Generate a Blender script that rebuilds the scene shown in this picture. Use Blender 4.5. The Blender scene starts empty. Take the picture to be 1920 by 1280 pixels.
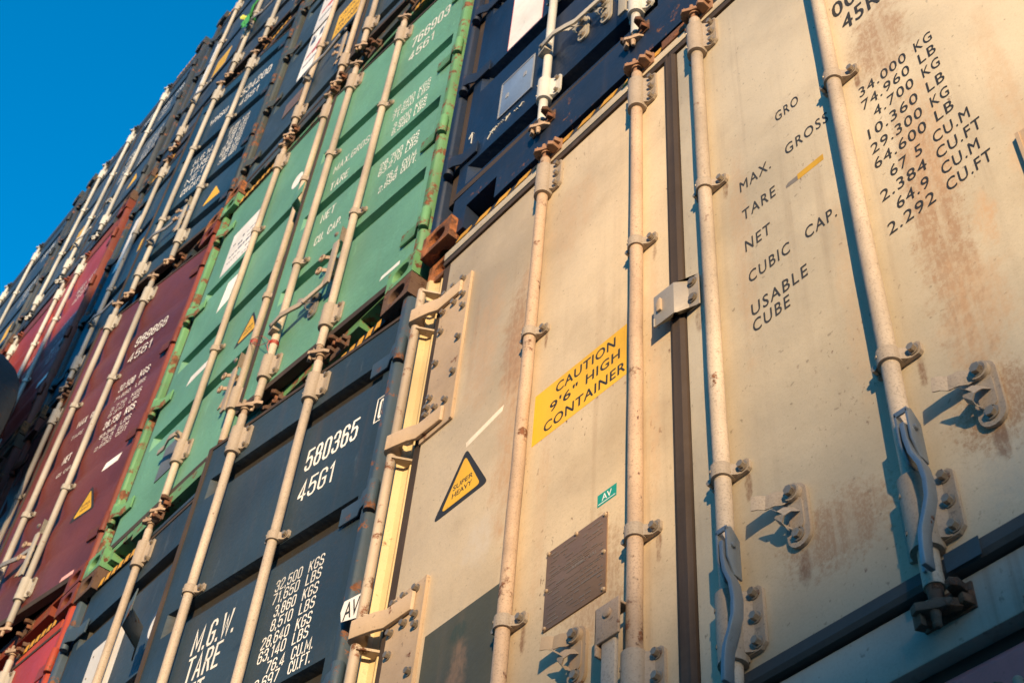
import bpy, bmesh, math, random
from mathutils import Vector, Matrix

random.seed(7)
S = bpy.context.scene
COL = S.collection

# ------------------------------------------------------------------ camera
cam = bpy.data.cameras.new('camera')
cam.sensor_width = 36.0
cam.lens = 49.87
cam.clip_start = 0.05
cam.clip_end = 3000
co = bpy.data.objects.new('camera', cam)
COL.objects.link(co)
RX = Vector((0.64647669, 0.75985028, 0.0685233))
UX = Vector((0.54752493, -0.52462081, 0.65191216))
FX = Vector((-0.53130438, 0.3839278, 0.75519209))
m = Matrix((RX, UX, -FX)).transposed().to_4x4()
m.translation = Vector((2.7335, -1.5713, -1.2633))
co.matrix_world = m
cam.dof.use_dof = True
cam.dof.focus_distance = 3.3
cam.dof.aperture_fstop = 10.0
S.camera = co

# ------------------------------------------------------------------ light
SUN_TO = Vector((1.26, -1.0, 0.26)).normalized()
w = bpy.data.worlds.new('World')
S.world = w
w.use_nodes = True
nt = w.node_tree
bg = nt.nodes['Background']
sky = nt.nodes.new('ShaderNodeTexSky')
sky.sky_type = 'NISHITA'
sky.sun_disc = False
sky.sun_elevation = math.asin(SUN_TO.z)
sky.sun_rotation = math.atan2(SUN_TO.x, SUN_TO.y)
sky.altitude = 0
sky.air_density = 1.0
sky.dust_density = 0.3
sky.ozone_density = 4.0
hs = nt.nodes.new('ShaderNodeHueSaturation')
hs.inputs['Saturation'].default_value = 1.24
hs.inputs['Hue'].default_value = 0.490
nt.links.new(sky.outputs['Color'], hs.inputs['Color'])
nt.links.new(hs.outputs['Color'], bg.inputs['Color'])
bg.inputs['Strength'].default_value = 0.122
sun = bpy.data.lights.new('sun', 'SUN')
sun.energy = 2.2
sun.angle = math.radians(0.5)
sun.color = (1.0, 0.735, 0.42)
so = bpy.data.objects.new('sun', sun)
so.rotation_euler = (-SUN_TO).to_track_quat('-Z', 'Y').to_euler()
so.location = (30, -25, 20)
COL.objects.link(so)
S.view_settings.view_transform = 'Standard'
S.view_settings.look = 'None'
S.view_settings.exposure = 1.75
S.view_settings.gamma = 1.0
S.cycles.max_bounces = 6

# ------------------------------------------------------------------ materials
MATS = {}


def paint(name, col, rough=0.5, rust=0.0, dirt=0.25, fade=0.12, streak=0.3, spec=0.4, grime=0.0,
          speck=0.2, grain=0.12, scuff=0.0, stains=(), metal=0.0, bump=0.25, rustcol=(0.105, 0.042, 0.020), scale=1.0, dirtcol=(0.09, 0.06, 0.04)):
    """weathered paint: faded patches, vertical run-down streaks, rust spots, specks"""
    if name in MATS:
        return MATS[name]
    mat = bpy.data.materials.new(name)
    mat.use_nodes = True
    n = mat.node_tree.nodes
    l = mat.node_tree.links
    b = n['Principled BSDF']
    tc = n.new('ShaderNodeTexCoord')
    oi = n.new('ShaderNodeObjectInfo')
    # shift the pattern per container colour so that two never repeat
    mp = n.new('ShaderNodeMapping')
    h = (hash(name) % 97) * 0.37
    h = (sum(ord(c) * (i + 3) for i, c in enumerate(name)) % 97) * 0.37
    mp.inputs['Location'].default_value = (h, h * 0.3, h * 0.7)
    mp.inputs['Scale'].default_value = (scale, scale, scale)
    l.new(tc.outputs['Object'], mp.inputs['Vector'])

    def noise(sc, det=4.0, rgh=0.55, vec=None, stretch=None):
        t = n.new('ShaderNodeTexNoise')
        t.inputs['Scale'].default_value = sc
        t.inputs['Detail'].default_value = det
        t.inputs['Roughness'].default_value = rgh
        v = vec or mp.outputs['Vector']
        if stretch:
            q = n.new('ShaderNodeMapping')
            q.inputs['Scale'].default_value = stretch
            l.new(v, q.inputs['Vector'])
            v = q.outputs['Vector']
        l.new(v, t.inputs['Vector'])
        return t.outputs['Fac']

    def ramp(fac, a, bb):
        r = n.new('ShaderNodeMapRange')
        r.interpolation_type = 'SMOOTHSTEP'
        r.inputs['From Min'].default_value = a
        r.inputs['From Max'].default_value = bb
        l.new(fac, r.inputs['Value'])
        return r.outputs['Result']

    def mul(f, k):
        t = n.new('ShaderNodeMath')
        t.operation = 'MULTIPLY'
        l.new(f, t.inputs[0])
        if isinstance(k, (int, float)):
            t.inputs[1].default_value = k
        else:
            l.new(k, t.inputs[1])
        t.use_clamp = True
        return t.outputs[0]

    def mix(a, bcol, fac):
        t = n.new('ShaderNodeMix')
        t.data_type = 'RGBA'
        if isinstance(a, tuple):
            t.inputs[6].default_value = (*a, 1)
        else:
            l.new(a, t.inputs[6])
        if isinstance(bcol, tuple):
            t.inputs[7].default_value = (*bcol, 1)
        else:
            l.new(bcol, t.inputs[7])
        l.new(fac, t.inputs[0])
        return t.outputs[2]

    pale = tuple(min(1, c * (1 + fade * 2.2) + fade * 0.03) for c in col)
    deep = tuple(c * (1 - fade * 1.6) for c in col)
    c = mix(deep, pale, ramp(noise(1.7, 6), 0.3, 0.7))
    if streak:
        sfac = ramp(noise(1.0, 5, 0.6, stretch=(26, 26, 0.9)), 0.5, 0.78)
        c = mix(c, dirtcol, mul(mul(sfac, ramp(noise(1.1, 3), 0.38, 0.66)), streak))
    if dirt:
        c = mix(c, dirtcol, mul(ramp(noise(5.5, 8, 0.65), 0.52, 0.8), dirt))
    if scuff:
        c = mix(c, tuple(x * 1.5 + 0.05 for x in col), mul(ramp(noise(1.0, 6, 0.7, stretch=(24, 24, 5)), 0.61, 0.70), scuff))
        c = mix(c, tuple(x * 0.4 for x in col), mul(ramp(noise(1.0, 6, 0.7, stretch=(9, 9, 20)), 0.62, 0.70), scuff))
    if grain:
        c = mix(c, tuple(x * 0.45 for x in col), mul(ramp(noise(210, 2, 0.6), 0.48, 0.72), grain))
    rmask = None
    if speck:
        c = mix(c, tuple(x * 0.35 for x in dirtcol), mul(ramp(noise(62, 3, 0.5), 0.66, 0.74), speck))
        c = mix(c, rustcol, mul(mul(ramp(noise(70, 3, 0.6, stretch=(1, 1, 0.55)), 0.62, 0.72), ramp(noise(2.6, 4), 0.50, 0.66)), min(1, speck * 2.0)))
    for (cx, cz, rx, rz, sc, amt, scol) in stains:
        # one worn patch with its own place and ragged outline
        sx = n.new('ShaderNodeMapping')
        sx.inputs['Location'].default_value = (-cx / rx, 0, -cz / rz)
        sx.inputs['Scale'].default_value = (1 / rx, 0.001, 1 / rz)
        l.new(tc.outputs['Object'], sx.inputs['Vector'])
        le = n.new('ShaderNodeVectorMath')
        le.operation = 'LENGTH'
        l.new(sx.outputs['Vector'], le.inputs[0])
        inv = n.new('ShaderNodeMath')
        inv.operation = 'SUBTRACT'
        inv.inputs[0].default_value = 1.0
        l.new(le.outputs['Value'], inv.inputs[1])
        ad = n.new('ShaderNodeMath')
        ad.operation = 'ADD'
        l.new(mul(inv.outputs[0], 0.75), ad.inputs[0])
        l.new(noise(sc, 9, 0.72), ad.inputs[1])
        f1 = ramp(ad.outputs[0], 0.80, 1.05)
        fine = ramp(noise(sc * 3.4 + 30, 6, 0.7, stretch=(1, 1, 0.55)), 0.40, 0.56)
        runs = ramp(noise(1.0, 5, 0.65, stretch=(48, 48, 2.2)), 0.36, 0.62)
        fm = n.new('ShaderNodeMath')
        fm.operation = 'MULTIPLY_ADD'
        l.new(fine, fm.inputs[0])
        fm.inputs[1].default_value = 0.5
        fm.inputs[2].default_value = 0.5
        f1 = mul(f1, fm.outputs[0])
        f1 = mul(f1, ramp(runs, -0.8, 0.8))
        inside = ramp(inv.outputs[0], 0.0, 0.25)
        c = mix(c, scol, mul(mul(f1, inside), amt))
    if rust:
        rm = ramp(noise(12, 10, 0.72), 0.645 - rust * 0.36, 0.70 - rust * 0.34)
        rc = mix(rustcol, tuple(min(1, x * 1.9) for x in rustcol), ramp(noise(40, 5), 0.35, 0.65))
        c = mix(c, rc, rm)
        rmask = rm
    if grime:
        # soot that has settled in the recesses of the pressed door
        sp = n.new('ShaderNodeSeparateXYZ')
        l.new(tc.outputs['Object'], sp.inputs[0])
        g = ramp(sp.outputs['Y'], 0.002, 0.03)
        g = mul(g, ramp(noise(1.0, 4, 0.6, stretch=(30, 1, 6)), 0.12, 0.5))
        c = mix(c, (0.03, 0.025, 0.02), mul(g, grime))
    l.new(c, b.inputs['Base Color'])
    b.inputs['Metallic'].default_value = metal
    b.inputs['Specular IOR Level'].default_value = spec
    rr = n.new('ShaderNodeMapRange')
    rr.inputs['To Min'].default_value = max(0.05, rough - 0.1)
    rr.inputs['To Max'].default_value = min(1, rough + 0.2)
    l.new(noise(9, 5), rr.inputs['Value'])
    rgh = rr.outputs['Result']
    if rmask is not None:
        mm = n.new('ShaderNodeMath')
        mm.operation = 'MAXIMUM'
        l.new(rgh, mm.inputs[0])
        l.new(mul(rmask, 0.92), mm.inputs[1])
        rgh = mm.outputs[0]
    l.new(rgh, b.inputs['Roughness'])
    if bump:
        bp = n.new('ShaderNodeBump')
        bp.inputs['Strength'].default_value = bump
        bp.inputs['Distance'].default_value = 0.004
        hh = n.new('ShaderNodeMath')
        hh.operation = 'ADD'
        l.new(noise(45, 4), hh.inputs[0])
        l.new(noise(6, 3), hh.inputs[1])
        src = hh.outputs[0]
        h3 = n.new('ShaderNodeMath')
        h3.operation = 'MULTIPLY_ADD'
        l.new(noise(2.4, 2), h3.inputs[0])
        h3.inputs[1].default_value = 3.0
        l.new(src, h3.inputs[2])
        src = h3.outputs[0]
        if rmask is not None:
            h2 = n.new('ShaderNodeMath')
            h2.operation = 'ADD'
            l.new(src, h2.inputs[0])
            l.new(rmask, h2.inputs[1])
            src = h2.outputs[0]
        l.new(src, bp.inputs['Height'])
        l.new(bp.outputs['Normal'], b.inputs['Normal'])
    MATS[name] = mat
    return mat


BROWN = (0.33, 0.18, 0.09)
TAN = (0.52, 0.33, 0.19)
GREYB = (0.40, 0.40, 0.36)
DRIP = (0.20, 0.10, 0.05)
M_BEIGE = paint('beige_door_paint', (0.530, 0.440, 0.318), rough=0.55, rust=0.0, dirt=0.20, fade=0.10, streak=0.34, speck=0.42,
                bump=0.22, grain=0.16, dirtcol=(0.20, 0.12, 0.07), stains=(
                    (1.93, 1.02, 0.13, 0.85, 26, 0.75, BROWN), (1.90, 1.78, 0.17, 0.34, 22, 0.7, BROWN), (1.95, 1.30, 0.12, 0.50, 14, 0.55, TAN),
                    (1.96, 0.72, 0.17, 0.32, 16, 0.6, TAN), (1.60, 0.45, 0.26, 0.17, 60, 0.7, BROWN), (1.95, 0.50, 0.18, 0.19, 60, 0.8, BROWN),
                    (1.33, 0.40, 0.05, 0.25, 60, 0.8, BROWN), (2.02, 0.95, 0.06, 0.14, 20, 0.8, TAN), (2.0, 0.36, 0.25, 0.16, 10, 0.4, GREYB),
                    (1.44, 1.45, 0.06, 0.8, 12, 0.4, TAN), (1.70, 1.0, 0.05, 0.7, 9, 0.3, TAN), (2.14, 1.2, 0.07, 0.9, 9, 0.4, TAN),
                    (1.399, 0.690, 0.020, 0.085, 20, 0.8, DRIP), (1.399, 1.700, 0.018, 0.08, 20, 0.8, DRIP), (1.824, 0.690, 0.020, 0.085, 20, 0.8, DRIP), (1.824, 1.700, 0.018, 0.08, 20, 0.8, DRIP),
                    (1.515, 0.420, 0.030, 0.09, 20, 0.7, DRIP), (1.938, 0.420, 0.030, 0.09, 20, 0.7, DRIP), (1.29, 1.30, 0.025, 0.10, 20, 0.6, DRIP)))
M_BEIGE_L = paint('rust_tinted_beige_door_paint', (0.500, 0.390, 0.262), rough=0.55, rust=0.0, dirt=0.24, fade=0.12, streak=0.5, speck=0.42,
                  bump=0.22, grain=0.16, dirtcol=(0.24, 0.13, 0.065), stains=(
                      (0.60, 1.55, 0.15, 0.85, 8, 0.95, TAN), (0.58, 1.85, 0.12, 0.55, 18, 0.7, BROWN), (0.62, 2.10, 0.06, 0.14, 14, 0.7, TAN),
                      (0.42, 1.95, 0.16, 0.6, 9, 0.55, TAN), (0.95, 0.70, 0.22, 0.34, 40, 0.6, BROWN), (0.80, 2.2, 0.2, 0.4, 10, 0.4, TAN),
                      (0.50, 1.13, 0.12, 0.22, 5, 0.8, (0.60, 0.50, 0.39)), (0.75, 1.1, 0.05, 0.7, 9, 0.4, TAN), (1.14, 1.2, 0.04, 1.0, 9, 0.4, TAN),
                      (0.717, 0.690, 0.020, 0.085, 20, 0.8, DRIP), (0.717, 1.700, 0.018, 0.08, 20, 0.8, DRIP), (1.146, 0.690, 0.020, 0.085, 20, 0.8, DRIP),
                      (1.146, 1.700, 0.018, 0.08, 20, 0.8, DRIP), (0.912, 0.420, 0.030, 0.09, 20, 0.7, DRIP)))
M_BEIGE_FRAME = paint('beige_frame_paint', (0.53, 0.43, 0.30), rough=0.5, rust=0.05, dirt=0.25, streak=0.5, speck=0.4)
M_BEIGE_SILL = paint('beige_sill_paint', (0.34, 0.30, 0.25), rough=0.6, rust=0.10, dirt=0.35, streak=0.85, speck=0.4, dirtcol=(0.16, 0.09, 0.06))
M_HINGE = paint('beige_hinge_paint', (0.40, 0.285, 0.185), rough=0.55, rust=0.1, dirt=0.25, streak=0.35, speck=0.4)
M_YELLOWPOST = paint('yellowed_post_paint', (0.5152, 0.3870, 0.2021), rough=0.5, rust=0.02, dirt=0.15, streak=0.3)
M_ROD = paint('cream_rod_paint', (0.4198, 0.3307, 0.2493), grain=0.5, rough=0.5, rust=0.03, dirt=0.25, fade=0.14, streak=0.3, speck=0.35, bump=0.4)
M_ROD_WORN = paint('worn_rod_paint', (0.4067, 0.2808, 0.1885), grain=0.5, rough=0.55, rust=0.12, dirt=0.35, fade=0.16, streak=0.35, speck=0.5, bump=0.5)
M_ROD_FAR = paint('pale_rod_paint', (0.375, 0.335, 0.280), rough=0.5, rust=0.04, dirt=0.3, streak=0.3)
M_ROD_WHITE = paint('white_rod_paint', (0.43, 0.41, 0.37), rough=0.5, rust=0.08, dirt=0.3, streak=0.3, speck=0.3)
M_GALV = paint('galvanised_steel', (0.24, 0.26, 0.28), rough=0.42, rust=0.02, dirt=0.25, metal=0.55, fade=0.1)
M_STEEL = paint('grey_steel', (0.30, 0.27, 0.24), rough=0.45, rust=0.18, dirt=0.3, metal=0.4)
M_BOLT = paint('bolt_steel', (0.27, 0.22, 0.17), rough=0.4, rust=0.15, dirt=0.3, metal=0.5)
M_RUST = paint('rusted_iron', (0.15, 0.062, 0.030), rough=0.8, rust=0.5, dirt=0.5, bump=0.8, rustcol=(0.20, 0.07, 0.025))
M_RUSTDARK = paint('dark_rusted_iron', (0.10, 0.055, 0.035), rough=0.85, rust=0.35, dirt=0.4, bump=0.8)
M_CAM = paint('orange_worn_cam', (0.32, 0.165, 0.09), rough=0.6, rust=0.2, dirt=0.3)
M_RUBBER = paint('brown_rubber', (0.0450, 0.0288, 0.0204), rough=0.75, dirt=0.3, streak=0.4, dirtcol=(0.15, 0.10, 0.07), speck=0.1)
M_RUBBERDARK = paint('dark_rubber', (0.05, 0.047, 0.045), rough=0.7, dirt=0.4, streak=0.4, dirtcol=(0.12, 0.10, 0.08), speck=0.1)
M_BLACK = paint('black_void_paint', (0.012, 0.011, 0.01), rough=0.8, dirt=0.2, speck=0)
M_TXT_BLACK = paint('black_lettering', (0.03, 0.028, 0.027), rough=0.6, dirt=0.1, streak=0, speck=0.15, bump=0)
M_TXT_WHITE = paint('white_lettering', (0.78, 0.74, 0.68), rough=0.55, dirt=0.12, streak=0.1, speck=0.1, bump=0)
M_TXT_FADED = paint('faded_white_lettering', (0.62, 0.60, 0.55), rough=0.6, dirt=0.3, streak=0.2, speck=0.2, bump=0)
M_YEL = paint('yellow_label', (0.6800, 0.3740, 0.0210), rough=0.5, dirt=0.12, streak=0.15, speck=0.15, bump=0.05)
M_YEL2 = paint('yellow_stripe', (0.6000, 0.3000, 0.0300), rough=0.55, dirt=0.3, streak=0.3)
M_WHITE = paint('white_panel', (0.78, 0.74, 0.70), rough=0.5, dirt=0.1, streak=0.15, speck=0.2)
M_TEAL = paint('teal_label', (0.01, 0.22, 0.17), rough=0.5, dirt=0.05, speck=0, bump=0)
M_REDTXT = paint('red_print', (0.55, 0.10, 0.09), rough=0.5, dirt=0.1, speck=0, bump=0)
M_INK = paint('blue_black_print', (0.06, 0.08, 0.13), rough=0.5, dirt=0.1, speck=0, bump=0)
M_PLATE = paint('tarnished_plate', (0.24, 0.145, 0.09), rough=0.45, dirt=0.45, metal=0.35, streak=0.2, dirtcol=(0.14, 0.075, 0.045), rust=0.08)
M_PLATELT = paint('plate_engraving', (0.30, 0.25, 0.20), rough=0.45, dirt=0.2, metal=0.3)
M_ALU = paint('aluminium_plate', (0.22, 0.29, 0.40), rough=0.4, metal=0.3, dirt=0.2)
M_PATCH = paint('dark_decal_patch', (0.070, 0.070, 0.050), rough=0.6, dirt=0.35, streak=0.4, stains=(
    (0.47, 0.72, 0.09, 0.2, 10, 0.6, (0.25, 0.15, 0.09)), (0.47, 0.84, 0.06, 0.06, 12, 0.8, (0.03, 0.05, 0.04))), dirtcol=(0.16, 0.11, 0.07))
M_TAPE = paint('pale_tape', (0.74, 0.62, 0.48), rough=0.6, dirt=0.2)

# container paints: (panel, frame)
P = {}
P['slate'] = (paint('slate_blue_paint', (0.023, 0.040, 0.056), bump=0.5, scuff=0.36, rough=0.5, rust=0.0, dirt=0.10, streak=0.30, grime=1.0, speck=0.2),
              paint('slate_blue_frame', (0.0341, 0.0563, 0.0805), rough=0.5, rust=0.24, dirt=0.3, streak=0.4))
P['green'] = (paint('sea_green_paint', (0.115, 0.275, 0.178), bump=0.5, scuff=0.36, rough=0.45, rust=0.0, dirt=0.08, streak=0.15, speck=0.12, fade=0.08),
              paint('sea_green_frame', (0.10, 0.235, 0.10), rough=0.5, rust=0.36, dirt=0.3, streak=0.4, dirtcol=(0.16, 0.13, 0.03)))
P['navy'] = (paint('navy_paint', (0.0055, 0.0140, 0.036), bump=0.5, scuff=0.36, rough=0.42, rust=0.0, dirt=0.04, streak=0.10, speck=0.12),
             paint('navy_frame', (0.008, 0.017, 0.040), rough=0.5, rust=0.12, dirt=0.3))
P['ink'] = (paint('ink_blue_paint', (0.0095, 0.036, 0.064), bump=0.5, scuff=0.36, rough=0.45, rust=0.0, dirt=0.05, streak=0.12, speck=0.1),
            paint('ink_blue_frame', (0.022, 0.034, 0.042), rough=0.5, rust=0.28, dirt=0.3))
P['grey'] = (paint('grey_blue_paint', (0.034, 0.050, 0.058), bump=0.5, scuff=0.36, rough=0.45, rust=0.0, dirt=0.05, streak=0.12, speck=0.1),
             paint('grey_blue_frame', (0.050, 0.056, 0.048), rough=0.5, rust=0.27, dirt=0.3))
P['dusk'] = (paint('dusk_blue_paint', (0.022, 0.036, 0.054), bump=0.5, scuff=0.36, rough=0.45, rust=0.0, dirt=0.05, streak=0.12, speck=0.1),
             paint('dusk_blue_frame', (0.026, 0.034, 0.042), rough=0.5, rust=0.2, dirt=0.3))
P['steel'] = (paint('steel_blue_paint', (0.026, 0.043, 0.062), bump=0.5, scuff=0.36, rough=0.45, rust=0.0, dirt=0.05, streak=0.12, speck=0.1),
              paint('steel_blue_frame', (0.028, 0.036, 0.044), rough=0.5, rust=0.2, dirt=0.3))
P['maroon'] = (paint('maroon_paint', (0.112, 0.026, 0.022), bump=0.5, scuff=0.36, rough=0.45, rust=0.0, dirt=0.05, streak=0.12, speck=0.1, fade=0.14),
               paint('maroon_frame', (0.1725, 0.0330, 0.0150), rough=0.6, rust=0.22, dirt=0.3))
P['red'] = (paint('red_paint', (0.3910, 0.0372, 0.0288), bump=0.5, scuff=0.36, rough=0.45, rust=0.0, dirt=0.1, streak=0.25, speck=0.2),
            paint('red_frame', (0.3570, 0.0450, 0.0180), rough=0.55, rust=0.22, dirt=0.3))
P['brick'] = (paint('brick_red_paint', (0.2890, 0.0360, 0.0276), bump=0.5, scuff=0.36, rough=0.45, rust=0.0, dirt=0.05, streak=0.12, speck=0.1),
              paint('brick_red_frame', (0.17, 0.035, 0.016), rough=0.55, rust=0.22, dirt=0.3))
P['pink'] = (paint('faded_red_paint', (0.42, 0.11, 0.10), rough=0.5, rust=0.0, dirt=0.15, streak=0.3, speck=0.2),
             paint('faded_red_frame', (0.40, 0.11, 0.10), rough=0.5, rust=0.05, dirt=0.2, streak=0.2))
P['plain'] = (paint('dull_blue_paint', (0.05, 0.08, 0.12), rough=0.5, dirt=0.2),
              paint('dull_blue_frame', (0.05, 0.08, 0.11), rough=0.5, rust=0.15, dirt=0.2))


# ------------------------------------------------------------------ mesh helpers
class MB:
    def __init__(self):
        self.bm = bmesh.new()
        self.extra = None

    def use(self, start, idx):
        self.bm.faces.ensure_lookup_table()
        for f in self.bm.faces[start:]:
            f.material_index = idx

    def face(self, pts):
        vs = [self.bm.verts.new(p) for p in pts]
        try:
            self.bm.faces.new(vs)
        except ValueError:
            pass

    def box(self, x0, x1, y0, y1, z0, z1):
        v = [self.bm.verts.new((x, y, z)) for z in (z0, z1) for y in (y0, y1) for x in (x0, x1)]
        for f in ((0, 1, 3, 2), (4, 6, 7, 5), (0, 4, 5, 1), (2, 3, 7, 6), (0, 2, 6, 4), (1, 5, 7, 3)):
            self.bm.faces.new([v[i] for i in f])
        return self

    def prism(self, pts, axis, a, b):
        """pts: closed outline in the two other axes (order x,y,z without axis)"""
        def P3(p, t):
            if axis == 'x':
                return (t, p[0], p[1])
            if axis == 'y':
                return (p[0], t, p[1])
            return (p[0], p[1], t)
        A = [self.bm.verts.new(P3(p, a)) for p in pts]
        B = [self.bm.verts.new(P3(p, b)) for p in pts]
        k = len(pts)
        for i in range(k):
            j = (i + 1) % k
            self.bm.faces.new((A[i], A[j], B[j], B[i]))
        self.bm.faces.new(A[::-1])
        self.bm.faces.new(B)
        return self

    def cyl(self, p0, p1, r, n=16, r1=None, cap=True):
        p0 = Vector(p0); p1 = Vector(p1)
        d = (p1 - p0).normalized()
        a = d.orthogonal().normalized(); b = d.cross(a)
        r1 = r if r1 is None else r1
        A = []; B = []
        for i in range(n):
            t = 2 * math.pi * i / n
            o = a * math.cos(t) + b * math.sin(t)
            A.append(self.bm.verts.new(p0 + o * r)); B.append(self.bm.verts.new(p1 + o * r1))
        for i in range(n):
            j = (i + 1) % n
            self.bm.faces.new((A[i], A[j], B[j], B[i]))
        if cap:
            self.bm.faces.new(A[::-1]); self.bm.faces.new(B)
        return self

    def tube(self, pts, r, n=8):
        pts = [Vector(p) for p in pts]
        rings = []
        a = None
        for i, p in enumerate(pts):
            d = (pts[min(i + 1, len(pts) - 1)] - pts[max(i - 1, 0)]).normalized()
            if a is None:
                a = d.orthogonal().normalized()
            a = (a - d * a.dot(d)).normalized()
            b = d.cross(a)
            rings.append([self.bm.verts.new(p + (a * math.cos(2 * math.pi * k / n) + b * math.sin(2 * math.pi * k / n)) * r) for k in range(n)])
        for A, B in zip(rings, rings[1:]):
            for k in range(n):
                j = (k + 1) % n
                self.bm.faces.new((A[k], A[j], B[j], B[k]))
        self.bm.faces.new(rings[0][::-1]); self.bm.faces.new(rings[-1])
        return self

    def bar(self, pts, wv, hv):
        """rectangular bar along pts; wv, hv: half-extent vectors of the section"""
        wv = Vector(wv); hv = Vector(hv)
        rings = []
        for p in pts:
            p = Vector(p)
            rings.append([self.bm.verts.new(p + s * wv + t * hv) for s, t in ((-1, -1), (1, -1), (1, 1), (-1, 1))])
        for A, B in zip(rings, rings[1:]):
            for k in range(4):
                j = (k + 1) % 4
                self.bm.faces.new((A[k], A[j], B[j], B[k]))
        self.bm.faces.new(rings[0][::-1]); self.bm.faces.new(rings[-1])
        return self

    def ball(self, c, r, seg=10):
        bmesh.ops.create_uvsphere(self.bm, u_segments=seg, v_segments=max(5, seg // 2), radius=r, matrix=Matrix.Translation(c))
        return self

    def ring(self, c, R, r, normal='y', n=16, k=6):
        c = Vector(c)
        ax = {'y': (Vector((1, 0, 0)), Vector((0, 0, 1)), Vector((0, 1, 0))), 'z': (Vector((1, 0, 0)), Vector((0, 1, 0)), Vector((0, 0, 1)))}[normal]
        rings = []
        for i in range(n):
            t = 2 * math.pi * i / n
            o = ax[0] * math.cos(t) + ax[1] * math.sin(t)
            rings.append([self.bm.verts.new(c + o * (R + r * math.cos(2 * math.pi * j / k)) + ax[2] * r * math.sin(2 * math.pi * j / k)) for j in range(k)])
        for i in range(n):
            A = rings[i]; B = rings[(i + 1) % n]
            for j in range(k):
                jj = (j + 1) % k
                self.bm.faces.new((A[j], A[jj], B[jj], B[j]))
        return self

    def hexbolt(self, x, y, z, r=0.009, h=0.010):
        st = len(self.bm.faces)
        self.cyl((x, y, z), (x, y - 0.003, z), r * 1.45, 12)
        self.cyl((x, y - 0.002, z), (x, y - h, z), r, 6)
        self.use(st, 1)
        return self

    def mesh(self, name, smooth=True):
        bmesh.ops.recalc_face_normals(self.bm, faces=self.bm.faces)
        me = bpy.data.meshes.new(name)
        self.bm.to_mesh(me)
        self.bm.free()
        if smooth:
            for p in me.polygons:
                p.use_smooth = True
        return me


def link(name, me, mat, parent=None, loc=(0, 0, 0), bevel=0.0, smooth=True):
    o = bpy.data.objects.new(name, me)
    COL.objects.link(o)
    if mat and not me.materials:
        me.materials.append(mat)
        if any(p.material_index for p in me.polygons):
            me.materials.append(M_BOLT)
    if parent is not None:
        o.parent = parent
    o.location = loc
    if bevel:
        b = o.modifiers.new('bevel', 'BEVEL')
        b.width = bevel
        b.segments = 2
        b.limit_method = 'ANGLE'
        b.angle_limit = math.radians(40)
    if smooth:
        e = o.modifiers.new('split', 'EDGE_SPLIT')
        e.split_angle = math.radians(32)
    return o


def make(name, mb, mat, parent=None, loc=(0, 0, 0), bevel=0.0, smooth=True):
    return link(name, mb.mesh(name, smooth), mat, parent, loc, bevel, smooth)


CACHE = {}


def shared(key, name, fn, mat, parent, loc, bevel=0.0, rot=None):
    """a piece whose mesh is shared by every copy of the same kind"""
    k = (key, mat.name)
    if k not in CACHE:
        mb = MB()
        fn(mb)
        CACHE[k] = mb.mesh(name)
    o = link(name, CACHE[k], mat, parent, loc, bevel)
    if rot:
        o.rotation_euler = rot
    return o


def tag(o, label, cat, group=None, kind=None):
    if label:
        o['label'] = label
        o['category'] = cat
    if group:
        o['group'] = group
    if kind:
        o['kind'] = kind
    return o


def text(s, x0, x1, z0, z1, mat, parent, y=-0.003, bold=0.0, shear=0.0, spacing=1.0, name='lettering'):
    """lettering as a thin mesh that exactly fills the given box on the door"""
    cu = bpy.data.curves.new('lettering', 'FONT')
    cu.body = s
    cu.size = 1.0
    cu.offset = 0.0
    cu.shear = shear
    cu.space_character = spacing
    cu.resolution_u = 3
    t = bpy.data.objects.new('lettering', cu)
    COL.objects.link(t)
    bpy.context.view_layer.update()
    dg = bpy.context.evaluated_depsgraph_get()
    me = bpy.data.meshes.new_from_object(t.evaluated_get(dg))
    bpy.data.objects.remove(t)
    bpy.data.curves.remove(cu)
    xs = [v.co.x for v in me.vertices]; ys = [v.co.y for v in me.vertices]
    ax, bx, ay, by = min(xs), max(xs), 0.0, max(ys)
    if s.isalpha() or s.isdigit():
        ay = min(ys)
    for v in me.vertices:
        u = (v.co.x - ax) / (bx - ax); q = (v.co.y - ay) / (by - ay)
        v.co = (x0 + u * (x1 - x0), 0, z0 + q * (z1 - z0))
    me.update()
    # text faces come out facing +z in its plane: flip to face -y
    bm = bmesh.new(); bm.from_mesh(me)
    for f in bm.faces:
        if f.normal.y > 0:
            f.normal_flip()
    # heavier strokes: the same outline laid again a hair to each side
    sx = (x1 - x0) / (bx - ax); sz = (z1 - z0) / (by - ay)
    wgt = max(0.0, bold * 0.75 + 0.011)
    base = list(bm.faces)
    for k, (dx, dz) in enumerate(((wgt, 0), (-wgt, 0), (0, wgt * 0.7), (0, -wgt * 0.7))):
        vm = {}
        for f in base:
            vs = []
            for v in f.verts:
                if v not in vm:
                    vm[v] = bm.verts.new((v.co.x + dx * sx, v.co.y + 0.00004 * (k + 1), v.co.z + dz * sz))
                vs.append(vm[v])
            bm.faces.new(vs)
    bm.to_mesh(me); bm.free()
    me.materials.clear()
    me.materials.append(mat)
    o = bpy.data.objects.new(name, me)
    COL.objects.link(o)
    o.parent = parent
    o.location = (0, y * 0.25, 0)
    return o


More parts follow.
